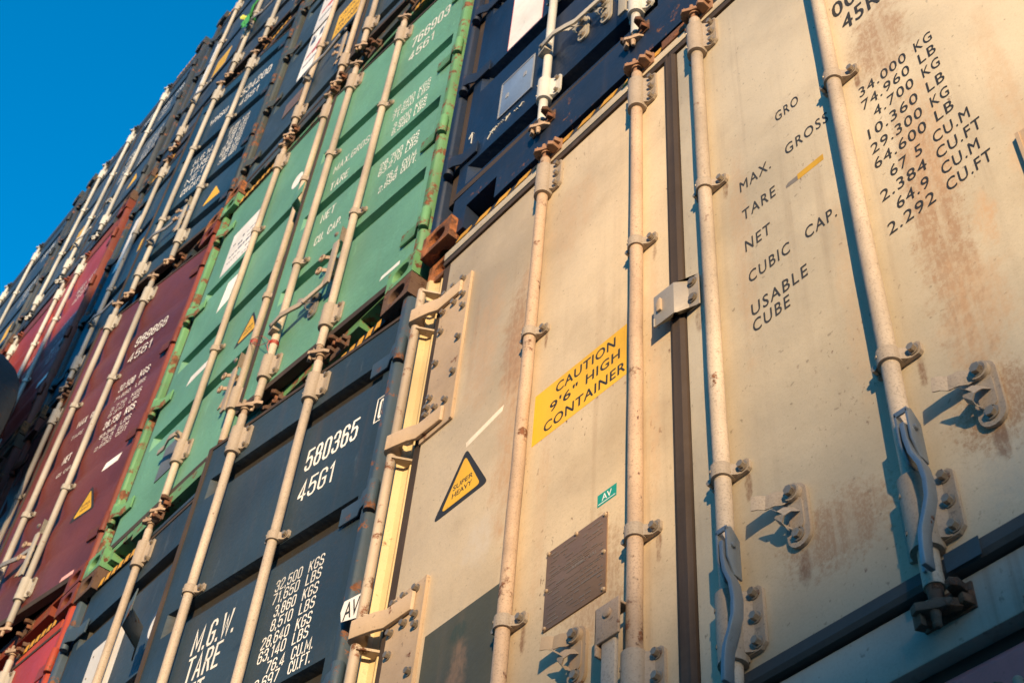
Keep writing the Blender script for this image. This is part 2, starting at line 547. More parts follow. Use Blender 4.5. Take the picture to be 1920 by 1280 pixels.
GLYPH = {
    '0': (1, [[(0, .12), (.25, 0), (.75, 0), (1, .12), (1, .88), (.75, 1), (.25, 1), (0, .88), None]]),
    '1': (.62, [[(.0, .78), (.7, 1), (.7, 0)]]),
    '2': (1, [[(0, .78), (0, .88), (.25, 1), (.75, 1), (1, .88), (1, .68), (0, .10), (0, 0), (1, 0)]]),
    '3': (1, [[(0, .80), (0, .88), (.25, 1), (.75, 1), (1, .88), (1, .62), (.75, .52), (.40, .52)], [(.75, .52), (1, .42), (1, .12), (.75, 0), (.25, 0), (0, .12), (0, .20)]]),
    '4': (1, [[(.72, 0), (.72, 1), (0, .30), (0, .22), (1, .22)]]),
    '5': (1, [[(1, 1), (.06, 1), (0, .52), (.25, .61), (.75, .61), (1, .49), (1, .12), (.75, 0), (.25, 0), (0, .12), (0, .20)]]),
    '6': (1, [[(1, .80), (1, .88), (.75, 1), (.25, 1), (0, .88), (0, .12), (.25, 0), (.75, 0), (1, .12), (1, .46), (.75, .58), (.25, .58), (0, .48)]]),
    '7': (1, [[(0, 1), (1, 1), (1, .90), (.35, 0)]]),
    '8': (1, [[(0, .14), (.25, 0), (.75, 0), (1, .14), (1, .42), (.75, .53), (.25, .53), (0, .42), None], [(.25, .53), (.04, .63), (.04, .88), (.27, 1), (.73, 1), (.96, .88), (.96, .63), (.75, .53)]]),
    '9': (1, [[(0, .20), (0, .12), (.25, 0), (.75, 0), (1, .12), (1, .88), (.75, 1), (.25, 1), (0, .88), (0, .54), (.25, .42), (.75, .42), (1, .52)]]),
    'A': (1.05, [[(0, 0), (.5, 1), (1, 0)], [(.2, .30), (.8, .30)]]),
    'B': (1, [[(0, 0), (0, 1), (.70, 1), (.95, .90), (.95, .64), (.70, .53), (0, .53)], [(.70, .53), (1, .42), (1, .12), (.75, 0), (0, 0)]]),
    'C': (1, [[(1, .76), (1, .88), (.75, 1), (.25, 1), (0, .88), (0, .12), (.25, 0), (.75, 0), (1, .12), (1, .24)]]),
    'E': (.9, [[(1, 1), (0, 1), (0, 0), (1, 0)], [(0, .52), (.8, .52)]]),
    'F': (.85, [[(1, 1), (0, 1), (0, 0)], [(0, .52), (.8, .52)]]),
    'G': (1, [[(1, .78), (1, .88), (.75, 1), (.25, 1), (0, .88), (0, .12), (.25, 0), (.75, 0), (1, .12), (1, .48), (.55, .48)]]),
    'H': (1, [[(0, 0), (0, 1)], [(1, 0), (1, 1)], [(0, .52), (1, .52)]]),
    'I': (.01, [[(0, 0), (0, 1)]]),
    'K': (1, [[(0, 0), (0, 1)], [(1, 1), (.04, .42)], [(.34, .60), (1, 0)]]),
    'L': (.85, [[(0, 1), (0, 0), (1, 0)]]),
    'M': (1.45, [[(0, 0), (0, 1), (.5, .22), (1, 1), (1, 0)]]),
    'N': (1.05, [[(0, 0), (0, 1), (1, 0), (1, 1)]]),
    'O': (1, [[(0, .12), (.25, 0), (.75, 0), (1, .12), (1, .88), (.75, 1), (.25, 1), (0, .88), None]]),
    'P': (1, [[(0, 0), (0, 1), (.75, 1), (1, .90), (1, .58), (.75, .47), (0, .47)]]),
    'R': (1, [[(0, 0), (0, 1), (.75, 1), (1, .90), (1, .62), (.75, .52), (0, .52)], [(.55, .52), (1, 0)]]),
    'S': (1, [[(1, .80), (1, .88), (.75, 1), (.25, 1), (0, .88), (0, .64), (.25, .54), (.75, .47), (1, .37), (1, .12), (.75, 0), (.25, 0), (0, .12), (0, .20)]]),
    'T': (1, [[(0, 1), (1, 1)], [(.5, 1), (.5, 0)]]),
    'U': (1, [[(0, 1), (0, .12), (.25, 0), (.75, 0), (1, .12), (1, 1)]]),
    'W': (1.5, [[(0, 1), (.24, 0), (.5, .78), (.76, 0), (1, 1)]]),
    'X': (1, [[(0, 0), (1, 1)], [(0, 1), (1, 0)]]),
    '.': (.01, [[(0, -.0), (0, .06)]]), ',': (.01, [[(0, -.14), (.0, .06)]]), ' ': (.55, []),
}


def stext(s, x0, x1, z0, z1, mat, parent, y=-0.003, bold=0.02, name='lettering', wt=None, **k):
    """narrow block lettering, drawn as mitred strokes that fill the given box"""
    h = z1 - z0
    t = (wt or 0.098) * h
    tot = sum(GLYPH[c][0] for c in s)
    gap = 0.34
    # unit cell width: stroke widths stay constant whatever the box
    n_ = len(s)
    u = (x1 - x0 - n_ * t) / (tot + gap * (n_ - 1))
    if u < 0.12 * h:
        t = max(0.4 * t, (x1 - x0 - 0.12 * h * (tot + gap * (n_ - 1))) / n_)
        u = (x1 - x0 - n_ * t) / (tot + gap * (n_ - 1))
    mb = MB()
    x = x0
    layer = 0
    for c in s:
        wd, strokes = GLYPH[c]
        for st in strokes:
            closed = st[-1] is None
            pts = [Vector((x + t / 2 + p[0] * wd * u, z0 + t / 2 + p[1] * (h - t))) for p in st if p]
            k_ = len(pts)
            L_, R_ = [], []
            for i, p in enumerate(pts):
                a = pts[i - 1] if (i > 0 or closed) else None
                b = pts[(i + 1) % k_] if (i < k_ - 1 or closed) else None
                d0 = (p - a).normalized() if a is not None else None
                d1 = (b - p).normalized() if b is not None else None
                d0 = d0 or d1; d1 = d1 or d0
                n0 = Vector((-d0.y, d0.x)); n1 = Vector((-d1.y, d1.x))
                mvec = (n0 + n1)
                mvec = mvec.normalized() if mvec.length > 1e-4 else n0
                q = t / 2 / max(0.42, mvec.dot(n0))
                e = Vector((0, 0))
                if not closed and a is None:
                    e = -d1 * t * 0.5 * (1 if abs(d1.x) < 0.2 or abs(d1.y) < 0.2 else 0.3)
                if not closed and b is None:
                    e = d0 * t * 0.5 * (1 if abs(d0.x) < 0.2 or abs(d0.y) < 0.2 else 0.3)
                L_.append(p + mvec * q + e); R_.append(p - mvec * q + e)
            yy = -0.00003 * (layer % 3)
            layer += 1
            vl = [mb.bm.verts.new((p.x, yy, p.y)) for p in L_]
            vr = [mb.bm.verts.new((p.x, yy, p.y)) for p in R_]
            for i in range(k_ if closed else k_ - 1):
                j = (i + 1) % k_
                mb.bm.faces.new((vl[i], vl[j], vr[j], vr[i]))
        x += t + (wd + gap) * u
    me = bpy.data.meshes.new(name)
    mb.bm.normal_update()
    for f in mb.bm.faces:
        if f.normal.y > 0:
            f.normal_flip()
    mb.bm.to_mesh(me)
    mb.bm.free()
    me.materials.append(mat)
    o = bpy.data.objects.new(name, me)
    COL.objects.link(o)
    o.parent = parent
    o.location = (0, y * 0.25, 0)
    return o


def sticker(name, pts, mat, parent, y=-0.002, t=0.0015):
    mb = MB()
    mb.prism(pts, 'y', y * 0.25, y * 0.05)
    return make(name, mb, mat, parent, smooth=False)


def rect(x0, x1, z0, z1):
    return [(x0, z0), (x1, z0), (x1, z1), (x0, z1)]


def rounded_tri(pts, r):
    out = []
    k = len(pts)
    for i in range(k):
        p = Vector(pts[i]); a = (Vector(pts[i - 1]) - p).normalized(); b = (Vector(pts[(i + 1) % k]) - p).normalized()
        p0 = p + a * r * 1.6; p1 = p + b * r * 1.6
        for t in (0, 0.25, 0.5, 0.75, 1):
            q = p0.lerp(p, t).lerp(p.lerp(p1, t), t)
            out.append((q.x, q.y))
    return out


# ------------------------------------------------------------------ container pieces
def casting_fn(mb):
    """ISO corner casting 162 x 178 x 118 with oval holes in its front and bottom"""
    W, D, H, T = 0.162, 0.178, 0.118, 0.028

    def plate(to3, w, h, hw, hh, flip):
        n = 24
        outer = []; inner = []; deep = []
        for i in range(n):
            t = 2 * math.pi * i / n + math.pi / n
            c, s = math.cos(t), math.sin(t)
            m_ = max(abs(c) / (w / 2), abs(s) / (h / 2))
            outer.append((w / 2 + c / m_, h / 2 + s / m_))
            # stadium-shaped hole
            e = 2.6
            rr = (abs(c / hw) ** e + abs(s / hh) ** e) ** (-1 / e)
            inner.append((w / 2 + c * rr, h / 2 + s * rr))
        vo = [mb.bm.verts.new(to3(p, 0)) for p in outer]
        vi = [mb.bm.verts.new(to3(p, 0)) for p in inner]
        vd = [mb.bm.verts.new(to3(p, T * 2.2)) for p in inner]
        for i in range(n):
            j = (i + 1) % n
            mb.bm.faces.new((vo[i], vo[j], vi[j], vi[i]))
            mb.bm.faces.new((vi[i], vi[j], vd[j], vd[i]))
        mb.bm.faces.new(vd)
        for (cx, cz) in ((0, 0), (w, 0), (w, h), (0, h)):
            near = sorted(range(n), key=lambda i: (outer[i][0] - cx) ** 2 + (outer[i][1] - cz) ** 2)[:2]
            v = mb.bm.verts.new(to3((cx, cz), 0))
            mb.bm.faces.new((vo[near[0]], v, vo[near[1]]))
    plate(lambda p, d: (p[0], d, p[1]), W, H, 0.048, 0.034, False)
    plate(lambda p, d: (p[0], p[1], d), W, D, 0.030, 0.058, False)
    plate(lambda p, d: (p[0], p[1], H - d), W, D, 0.030, 0.058, False)
    mb.face([(0, 0, 0), (0, D, 0), (0, D, H), (0, 0, H)])
    mb.face([(W, 0, 0), (W, D, 0), (W, D, H), (W, 0, H)])
    mb.face([(0, D, 0), (W, D, 0), (W, D, H), (0, D, H)])


RY = -0.0215   # distance of the rod axis from the door


def sleeve(mb, z0, z1, r, inset, fl, fr, ay=RY):
    """half sleeve over the rod with flat flanges screwed to the door"""
    pts = []
    for k in range(0, 15):
        t = math.radians(15 - 210 * k / 14)
        pts.append((r * math.cos(t), ay + r * math.sin(t)))
    pts += [(-r * 0.9, -0.003), (r * 0.9, -0.003)]
    mb.prism(pts, 'z', z0, z1)
    f = inset
    h = z1 - z0
    # right flange with clipped corners
    mb.prism([(r * 0.55, z0 + f), (fr - 0.012, z0 + f), (fr, z0 + f + 0.012), (fr, z1 - 0.008), (fr - 0.008, z1), (r * 0.55, z1)] if h > 0.06 else
             [(r * 0.55, z0 + 0.001), (fr - 0.006, z0 + 0.001), (fr, z0 + 0.007), (fr, z1 - 0.007), (fr - 0.006, z1 - 0.001), (r * 0.55, z1 - 0.001)],
             'y', -0.0095, -0.0015)
    # web from sleeve to flange
    mb.prism([(r * 0.6, ay - 0.008), (r + 0.010, -0.012), (r + 0.018, -0.009), (r * 0.5, -0.004)], 'z', z0 + f + 0.002, z1 - 0.003)
    if fl:
        mb.prism([(-r * 0.55, z0 + f * 0.5), (-fl, z0 + f * 0.5 + 0.004), (-fl, z1 - 0.006), (-r * 0.55, z1 - 0.002)], 'y', -0.009, -0.0015)


def bracket(parent, s, z, mat, h=0.13, r=0.0275, y=0.0, big=False):
    nb = 3 if big else 2

    def fn(mb):
        sleeve(mb, -h / 2, h / 2, r, 0.010, 0.045, 0.068)
        # collar lip at both ends
        mb.cyl((0, RY, -h / 2 - 0.006), (0, RY, -h / 2 + 0.006), r * 1.02, 18)
        for k in range(nb):
            zz = -h / 2 + 0.026 + (h - 0.042) * k / (nb - 1)
            mb.hexbolt(0.052, -0.009, zz, 0.0085 if big else 0.0075, 0.014 if big else 0.011)
        for k in (-1, 1):
            a = math.radians(-132)
            mb.cyl((r * math.cos(a) * 0.9, RY + r * math.sin(a) * 0.9, k * h * 0.27), (r * math.cos(a) * 1.05, RY + r * math.sin(a) * 1.05, k * h * 0.27), 0.005, 8)
            mb.use(len(mb.bm.faces) - 10, 1)
    return shared(('bracket', h, r, big), 'rod_bracket', fn, mat, parent, (s, y, z))


def guide(parent, s, z, mat, y=0.0):
    def fn(mb):
        sleeve(mb, -0.017, 0.017, 0.0235, 0.0, 0.040, 0.062)
        mb.hexbolt(0.047, -0.009, 0, 0.0085, 0.013)
        mb.hexbolt(-0.033, -0.008, -0.002, 0.0075, 0.018)
        a = math.radians(-128)
        mb.cyl((0.0235 * math.cos(a) * 0.9, RY + 0.0235 * math.sin(a) * 0.9, 0.004), (0.0235 * math.cos(a) * 1.06, RY + 0.0235 * math.sin(a) * 1.06, 0.004), 0.0045, 8)
        mb.use(len(mb.bm.faces) - 10, 1)
    return shared('guide', 'rod_guide', fn, mat, parent, (s, y, z))


def camhead(parent, s, z, up, mat, y=0.0):
    k = 1 if up else -1

    def fn(mb):
        mb.cyl((0, RY, 0), (0, RY, k * 0.055), 0.019, 14, 0.014)
        mb.cyl((0, RY, k * 0.050), (0, RY, k * 0.062), 0.022, 14)
        # the hooked cam
        mb.prism([(-0.040, -0.058), (-0.022, -0.066), (0.004, -0.050), (0.034, -0.036), (0.050, -0.014), (0.040, -0.006), (0.006, -0.016), (-0.018, -0.022)],
                 'z', k * 0.060, k * 0.080)
        mb.prism([(-0.046, -0.046), (RY, -0.056), (-0.020, -0.040), (-0.036, -0.026)], 'z', k * 0.066, k * 0.104)
        mb.cyl((0, -0.036, k * 0.078), (0, -0.036, k * 0.108), 0.012, 10, 0.009)
        mb.ball((0, -0.036, k * 0.108), 0.010, 8)
    o = shared(('cam', k), 'cam_head', fn, mat, parent, (s, y, z), bevel=0.0015)
    o.scale = (0.8, 0.8, 0.8)
    o.location.y = y + RY * 0.2


def keeper(parent, x, z, up, mat, y=-0.006, size=0.85):
    k = 1 if up else -1

    def fn(mb):
        mb.box(-0.060, 0.075, -0.004, 0.006, k * 0.0, k * 0.07)
        mb.prism([(0.030, -0.002), (0.036, -0.044), (0.052, -0.050), (0.066, -0.036), (0.064, -0.002)], 'z', k * 0.004, k * 0.026)
        mb.prism([(-0.052, -0.002), (-0.050, -0.034), (-0.038, -0.042), (-0.028, -0.030), (-0.030, -0.002)], 'z', k * 0.040, k * 0.062)
        mb.prism([(0.046, -0.002), (0.050, -0.026), (0.066, -0.030), (0.074, -0.002)], 'z', k * 0.040, k * 0.064)
    o = shared(('keeper', k), 'cam_keeper', fn, mat, parent, (x, y, z), bevel=0.002)
    o.scale = (size, size, size)


def rod(parent, s, z0, z1, mat, r=0.0165, y=0.0, top=True, bot=True, cammat=None, zc=(), brk=(), big=False, brkmat=None, name='locking_rod'):
    mb = MB()
    # slight handling dents: many rings
    n = 14
    zz = [z0 + (z1 - z0) * i / n for i in range(n + 1)]
    mb.tube([(s + random.uniform(-.0008, .0008), RY + random.uniform(-.0008, .0008), z) for z in zz], r, 18)
    make(name, mb, mat, parent, (0, y, 0))
    for z in zc:
        guide(parent, s, z, brkmat or mat, y)
    for z in brk:
        bracket(parent, s, z, brkmat or mat, y=y, big=big, h=0.15 if big else 0.125)
    if top:
        camhead(parent, s, z1 - 0.01, True, cammat or mat, y)
    if bot:
        camhead(parent, s, z0 + 0.01, False, cammat or mat, y)


def handle_flat(parent, s, z, mat, length=0.30, d=1, tilt=0.0):
    """door handle lying across the door towards its catch"""
    def fn(mb):
        mb.prism([(-0.022, -0.052), (0.024 * d, -0.060), (0.030 * d, -0.030), (-0.020, -0.030)], 'z', -0.028, 0.028)
        zt = tilt
        mb.bar([(0.010 * d, -0.060, 0), (0.075 * d, -0.064, zt * 0.2), (0.125 * d, -0.052, zt * 0.45), (0.165 * d, -0.040, zt * 0.6), (length * d, -0.036, zt)], (0, 0.0045, 0), (0, 0, 0.015))
        mb.hexbolt(0.006 * d, -0.058, 0, 0.009, 0.010)
    shared(('hflat', round(length, 2), d, tilt), 'door_handle', fn, mat, parent, (s, 0, z), bevel=0.001)


def catch(parent, s, z, mat, d=1):
    """handle catch: rounded base plate, curled keeper and swinging retainer"""
    def fn(mb):
        pts = []
        for cx, cz, a0 in ((0.0, 0.048, 0), (0.0, -0.048, 180)):
            for i in range(9):
                t = math.radians(a0 + 180 * i / 8)
                pts.append((cx + 0.027 * math.cos(t), cz + 0.027 * math.sin(t)))
        mb.prism(pts, 'y', -0.009, -0.0015)
        inner = [(p[0] * 0.62, p[1] * 0.52) for p in pts]
        mb.prism(inner, 'y', -0.012, -0.008)
        # short hook curled out of the plate's window
        path = [(0.004, -0.010, 0.010), (-0.006, -0.026, 0.006), (-0.016, -0.035, -0.004), (-0.023, -0.034, -0.016), (-0.022, -0.024, -0.024), (-0.014, -0.016, -0.026)]
        mb.bar(path, (0.008, 0, -0.010), (0, 0.0018, 0.0008))
        mb.bar([(-0.018, -0.034, 0.000), (-0.034, -0.046, 0.014)], (0.009, 0, -0.010), (0.0008, 0.0016, 0))
        # swinging retainer strip standing off the door
        strip = [(0.006, -0.014, 0.050), (-0.022, -0.015, 0.051), (-0.036, -0.024, 0.052), (-0.056, -0.026, 0.054), (-0.066, -0.036, 0.055), (-0.078, -0.042, 0.055)]
        mb.bar(strip, (0, 0.0015, 0.0003), (0.002, 0, 0.0165))
        mb.hexbolt(0.0, -0.018, 0.050, 0.0105, 0.012)
        mb.cyl((0, -0.010, 0.050), (0, -0.020, 0.050), 0.019, 16)
        mb.hexbolt(0.0, -0.009, -0.048, 0.010, 0.010)
    shared('catch', 'handle_catch', fn, mat, parent, (s, 0, z))


def ring_catch(parent, s, z, mat):
    def fn(mb):
        mb.prism([(-0.030, 0.02), (0.012, 0.028), (0.016, -0.09), (-0.012, -0.10)], 'y', -0.012, -0.002)
        for dz in (0.03, -0.055):
            mb.ring((-0.040, -0.050, dz), 0.014, 0.0065)
            mb.bar([(-0.028, -0.046, dz), (0.0, -0.014, dz + 0.004)], (0, 0.003, 0), (0, 0, 0.010))
            mb.hexbolt(0.006, -0.012, dz - 0.012, 0.009, 0.014)
        mb.bar([(-0.014, -0.018, -0.06), (-0.034, -0.030, -0.17)], (0.011, 0, 0), (0, 0.003, 0))
    shared('ringcatch', 'handle_catch', fn, mat, parent, (s, 0, z))


def handle_hang(parent, s, z, mat, d=-1):
    """hub welded to the rod with the folded handle hanging down"""
    def fn(mb):
        mb.box(min(-0.062 * -d * -1, -0.004) if d < 0 else 0.004, -0.004 if d < 0 else 0.062, -0.060, -0.036, -0.045, 0.045)
        mb.hexbolt(0.034 * d, -0.060, 0.012, 0.010, 0.008)
        mb.bar([(0.034 * d, -0.050, -0.03), (0.034 * d, -0.050, -0.12), (0.040 * d, -0.046, -0.30)], (0.018, 0, 0), (0, 0.005, 0))
    shared(('hang', d), 'door_handle', fn, mat, parent, (s, 0, z), bevel=0.002)


def panel_door(name, root, loc, yaw, s0, s1, zb, zt, grooves, mat, depth=0.036, prof=(0.010, 0.040, 0.060), margin=(0.05, 0.05)):
    """pressed steel door leaf; grooves are the upper edges of the pressed recesses"""
    mb = MB()
    a, b = s0 + margin[0], s1 - margin[1]
    P_ = [(zb, 0.0)]
    for zg in sorted(grooves):
        lo = zg - sum(prof)
        if lo < zb + 0.01 or zg > zt - 0.02:
            continue
        P_ += [(lo, 0), (lo + prof[2], depth), (lo + prof[2] + prof[1], depth), (zg, 0)]
    P_.append((zt, 0.0))
    for (z_a, y_a), (z_b, y_b) in zip(P_, P_[1:]):
        ea = 0.9 * y_a; eb = 0.9 * y_b
        mb.face([(a + ea, y_a, z_a), (b - ea, y_a, z_a), (b - eb, y_b, z_b), (a + eb, y_b, z_b)])
    # end caps of every recess
    i = 1
    while i + 3 < len(P_):
        q = P_[i:i + 4]
        mb.face([(a + 0.9 * y, y, z) for z, y in q])
        mb.face([(b - 0.9 * y, y, z) for z, y in q][::-1])
        i += 4
    mb.face([(s0, 0, zb), (a, 0, zb), (a, 0, zt), (s0, 0, zt)])
    mb.face([(b, 0, zb), (s1, 0, zb), (s1, 0, zt), (b, 0, zt)])
    T = 0.045
    mb.face([(s0, 0, zb), (s0, T, zb), (s0, T, zt), (s0, 0, zt)])
    mb.face([(s1, 0, zb), (s1, T, zb), (s1, T, zt), (s1, 0, zt)])
    mb.face([(s0, 0, zt), (s1, 0, zt), (s1, T, zt), (s0, T, zt)])
    mb.face([(s0, 0, zb), (s1, 0, zb), (s1, T, zb), (s0, T, zb)])
    mb.face([(s0, T, zb), (s1, T, zb), (s1, T, zt), (s0, T, zt)])
    bmesh.ops.remove_doubles(mb.bm, verts=mb.bm.verts, dist=0.0001)
    o = make(name, mb, mat, root, loc)
    o.rotation_euler = (0, 0, math.radians(yaw))
    return o


def dry(label, group, x0, x1, z0, z1, zb, zt, paint_key, right=None, left=None, rodmat=None, detail=2, grooves=(), prof=(0.010, 0.040, 0.060),
        depth=0.036, stripes=True, rusty=0.5, cast=None, castb=None, name='shipping_container', y0=0.0, clamps=None, inset=0.055, hgap=0.045):
    """steel freight container seen from its door end. right/left: dicts with yaw, rods ..."""
    pm, fm = P[paint_key]
    rodmat = rodmat or M_ROD_FAR
    root = bpy.data.objects.new(name, None)
    COL.objects.link(root)
    xc = (x0 + x1) / 2
    root.location = (xc, 6 + y0, z0)
    tag(root, label, 'shipping container', group)
    off = (-xc, -6, -z0)

    mb = MB()
    n = 36
    # corrugated long sides and roof
    L0, L1 = 0.10, 12.19
    for side in (x0 + 0.02, x1 - 0.02):
        k = 1 if side < xc else -1
        prev = None
        for i in range(n * 4 + 1):
            y = L0 + (L1 - L0) * i / (n * 4)
            dx = (0, 0, 0.036, 0.036)[i % 4] * k
            cur = (side + dx, y)
            if prev:
                mb.face([(prev[0], prev[1], z0 + 0.12), (cur[0], cur[1], z0 + 0.12), (cur[0], cur[1], z1 - 0.08), (prev[0], prev[1], z1 - 0.08)])
            prev = cur
        mb.box(min(side - .02 * k, side + .06 * k), max(side - .02 * k, side + .06 * k), L0 + .1, L1, z0 + 0.01, z0 + 0.12)
        mb.box(min(side - .02 * k, side + .06 * k), max(side - .02 * k, side + .06 * k), L0 + .1, L1, z1 - 0.08, z1 - 0.01)
    mb.face([(x0 + .05, L0, z1 - .03), (x1 - .05, L0, z1 - .03), (x1 - .05, L1, z1 - .03), (x0 + .05, L1, z1 - .03)])
    mb.face([(x0 + .05, L0, z0 + .10), (x1 - .05, L0, z0 + .10), (x1 - .05, L1, z0 + .10), (x0 + .05, L1, z0 + .10)])
    mb.face([(x0 + .03, L1, z0 + .05), (x1 - .03, L1, z0 + .05), (x1 - .03, L1, z1 - .05), (x0 + .03, L1, z1 - .05)])
    for i in range(18):
        y = 0.6 + i * 0.64
        mb.box(x0 + 0.06, x1 - 0.06, y, y + 0.05, z0 + 0.02, z0 + 0.098)
    make('body', mb, fm, root, off, smooth=False)

    cm = cast or M_RUSTDARK
    cb = castb or cast or M_RUSTDARK
    for xx in (x0, x1 - 0.162):
        shared('casting', 'corner_casting', casting_fn, cb, root, (xx + off[0], -0.035 + off[1], z0 + off[2]), bevel=0.004)
        shared('casting', 'corner_casting', casting_fn, cm, root, (xx + off[0], -0.035 + off[1], z1 - 0.118 + off[2]), bevel=0.004)
    # corner posts: outer tube, recessed channel behind
    for k, xa in ((1, x0), (-1, x1)):
        mb = MB()
        zlo, zhi = z0 + 0.118, z1 - 0.118
        X = lambda d: xa + k * d
        mb.prism([(X(0.0), 0.02), (X(0.004), -0.010), (X(0.014), -0.022), (X(0.040), -0.022), (X(0.050), -0.012), (X(0.052), 0.05), (X(0.115), 0.052), (X(0.115), 0.075), (X(0.0), 0.12)],
                 'z', zlo, zhi)
        make('corner_post', mb, fm, root, off, bevel=0.004)
    # header and sill rails
    mb = MB()
    mb.prism([(-0.006, zt + 0.022), (-0.006, z1 - hgap - 0.03), (0.022, z1 - hgap), (0.12, z1 - hgap), (0.12, zt + 0.022)], 'x', x0 + 0.118, x1 - 0.118)
    make('header', mb, fm, root, off, bevel=0.003)
    mb = MB()
    sz0, sz1 = z0 + 0.03, zb - 0.042
    mb.box(x0 + 0.118, x0 + 0.20, -0.004, 0.10, sz0, sz1)
    mb.box(x0 + 0.20, x0 + 0.37, -0.004, 0.10, sz0 + (sz1 - sz0) * 0.55, sz1)
    mb.box(x0 + 0.37, x1 - 0.37, -0.004, 0.10, sz0, sz1)
    mb.box(x1 - 0.37, x1 - 0.20, -0.004, 0.10, sz0 + (sz1 - sz0) * 0.55, sz1)
    mb.box(x1 - 0.20, x1 - 0.118, -0.004, 0.10, sz0, sz1)
    bmesh.ops.remove_doubles(mb.bm, verts=mb.bm.verts, dist=0.0001)
    make('sill', mb, fm, root, off)
    if stripes:
        for a, b in ((x0 + 0.18, x0 + 0.56), (x1 - 0.56, x1 - 0.18)):
            mb = MB()
            mb.box(a - 0.01, b + 0.02, -0.0085, -0.0062, z1 - 0.122, z1 - 0.080)
            xx = a
            while xx < b:
                st = len(mb.bm.faces)
                mb.prism([(xx, z1 - 0.119), (xx + 0.028, z1 - 0.119), (xx + 0.040, z1 - 0.083), (xx + 0.012, z1 - 0.083)], 'y', -0.011, -0.0080)
                mb.use(st, 1)
                xx += 0.055
            o = make('warning_stripes', mb, M_BLACK, root, off, smooth=False)
            o.data.materials[1] = M_YEL2
    # doors
    doors = {}
    hw = (x1 - x0 - 0.22) / 2
    for side, spec in (('right', right), ('left', left)):
        spec = spec or {}
        yaw = spec.get('yaw', 0.0)
        xh = (x1 - inset) if side == 'right' else (x0 + 0.11)
        w_ = spec.get('w', hw - 0.012)
        zb_f, zt_f = zb, zt
        zbd, ztd = spec.get('zb', zb), spec.get('zt', zt)
        s0, s1 = (-w_, 0.0) if side == 'right' else (0.0, w_)
        mg = (0.05, 0.05)
        d = panel_door('door', root, (xh + off[0], off[1], off[2]), yaw, s0, s1, zbd, ztd, spec.get('grooves', grooves), spec.get('mat', pm), depth, prof, mg)
        doors[side] = d
        # rubber seals round the leaf, and a groove-darkening strip
        mb = MB()
        fe0, fe1 = (s0 - 0.022, s0) if side == 'right' else (s1, s1 + 0.022)
        if side == 'right':
            mb.box(fe0, fe1, -0.005, 0.035, zbd - 0.035, ztd + 0.018)
            make('door_seal', mb, M_RUBBER, d)
            mb = MB()
        mb.box(s0, s1, -0.006, 0.035, zbd - 0.036, zbd - 0.001)
        make('door_seal', mb, M_RUBBER, d)
        mb = MB()
        mb.box(s0, s1, -0.004, 0.035, ztd + 0.001, ztd + 0.018)
        make('door_seal', mb, M_RUBBER, d)
        if side == 'left':
            mb = MB()
            mb.box(s0 - 0.052, s0 - 0.002, 0.012, 0.035, zbd, ztd)  # dark strip puts the shade of the hinge-side groove into colour
            make('door_seal', mb, M_RUBBER, d)
        # hinges
        k = -1 if side == 'right' else 1
        nh = 4 if detail else 3
        for i in range(nh):
            z = zbd + 0.22 + (ztd - zbd - 0.44) * i / (nh - 1)

            def fh(mb, k=k):
                mb.cyl((-0.045 * k, -0.020, -0.060), (-0.045 * k, -0.020, 0.060), 0.019, 14)
                mb.bar([(-0.045 * k, -0.034, 0), (-0.010 * k, -0.026, 0), (0.02 * k, -0.009, 0), (0.105 * k, -0.008, 0)], (0, 0.004, 0), (0, 0, 0.036))
            shared(('hinge', k), 'hinge', fh, fm, d, (0, 0, z), bevel=0.0015)
        zc = spec.get('zc', clamps or (zbd + (ztd - zbd) * 0.36, zbd + (ztd - zbd) * 0.68))
        for s in spec.get('rods', ()):
            rod(d, s, zbd - 0.09, ztd + 0.05, rodmat, zc=zc, brk=spec.get('brk', (zbd + 0.11, ztd - 0.085)), cammat=spec.get('cam', M_ROD_WORN) if detail > 1 else rodmat)
            # keepers on header and sill (rail parts of the container)
            yy = 0.0
            xw = xh + s * math.cos(math.radians(yaw))
            keeper(root, xw + off[0], zt + 0.085 + off[2], True, M_RUSTDARK if detail > 1 else fm, -0.006 + off[1])
            keeper(root, xw + off[0], zb - 0.075 + off[2], False, M_RUSTDARK if detail > 1 else fm, -0.006 + off[1])
    return root, doors, off


def blocktext(d, lines, s0, s1, mat, bold=0.02, unit_gap=0.62):
    """lines: (z0, z1, number, unit, s_num0, s_num1, s_unit0, s_unit1)"""
    for z0, z1, a, b, n0, n1, u0, u1 in lines:
        text(a, n0, n1, z0, z1, mat, d, bold=bold)
        text(b, u0, u1, z0, z1, mat, d, bold=bold)


def warn_triangle(d, cx, z0, wdt, hgt, texts=True, border=True):
    tri = [(cx - wdt / 2, z0), (cx + wdt / 2, z0), (cx, z0 + hgt)]
    if border:
        sticker('warning_label', rounded_tri(tri, wdt * 0.06), M_TXT_BLACK, d, y=-0.0025)
        k = 0.16
        inner = [(cx - wdt * (0.5 - k * 0.9), z0 + hgt * 0.085), (cx + wdt * (0.5 - k * 0.9), z0 + hgt * 0.085), (cx, z0 + hgt * 0.86)]
        sticker('warning_label', rounded_tri(inner, wdt * 0.05), M_YEL, d, y=-0.004)
    else:
        sticker('warning_label', rounded_tri(tri, wdt * 0.06), M_YEL, d, y=-0.004)
    if texts:
        text('SUPER', cx - wdt * 0.17, cx + wdt * 0.19, z0 + hgt * 0.34, z0 + hgt * 0.43, M_TXT_BLACK, d, y=-0.0048, bold=0.01)
        text('HEAVY', cx - wdt * 0.17, cx + wdt * 0.19, z0 + hgt * 0.20, z0 + hgt * 0.29, M_TXT_BLACK, d, y=-0.0048, bold=0.01)


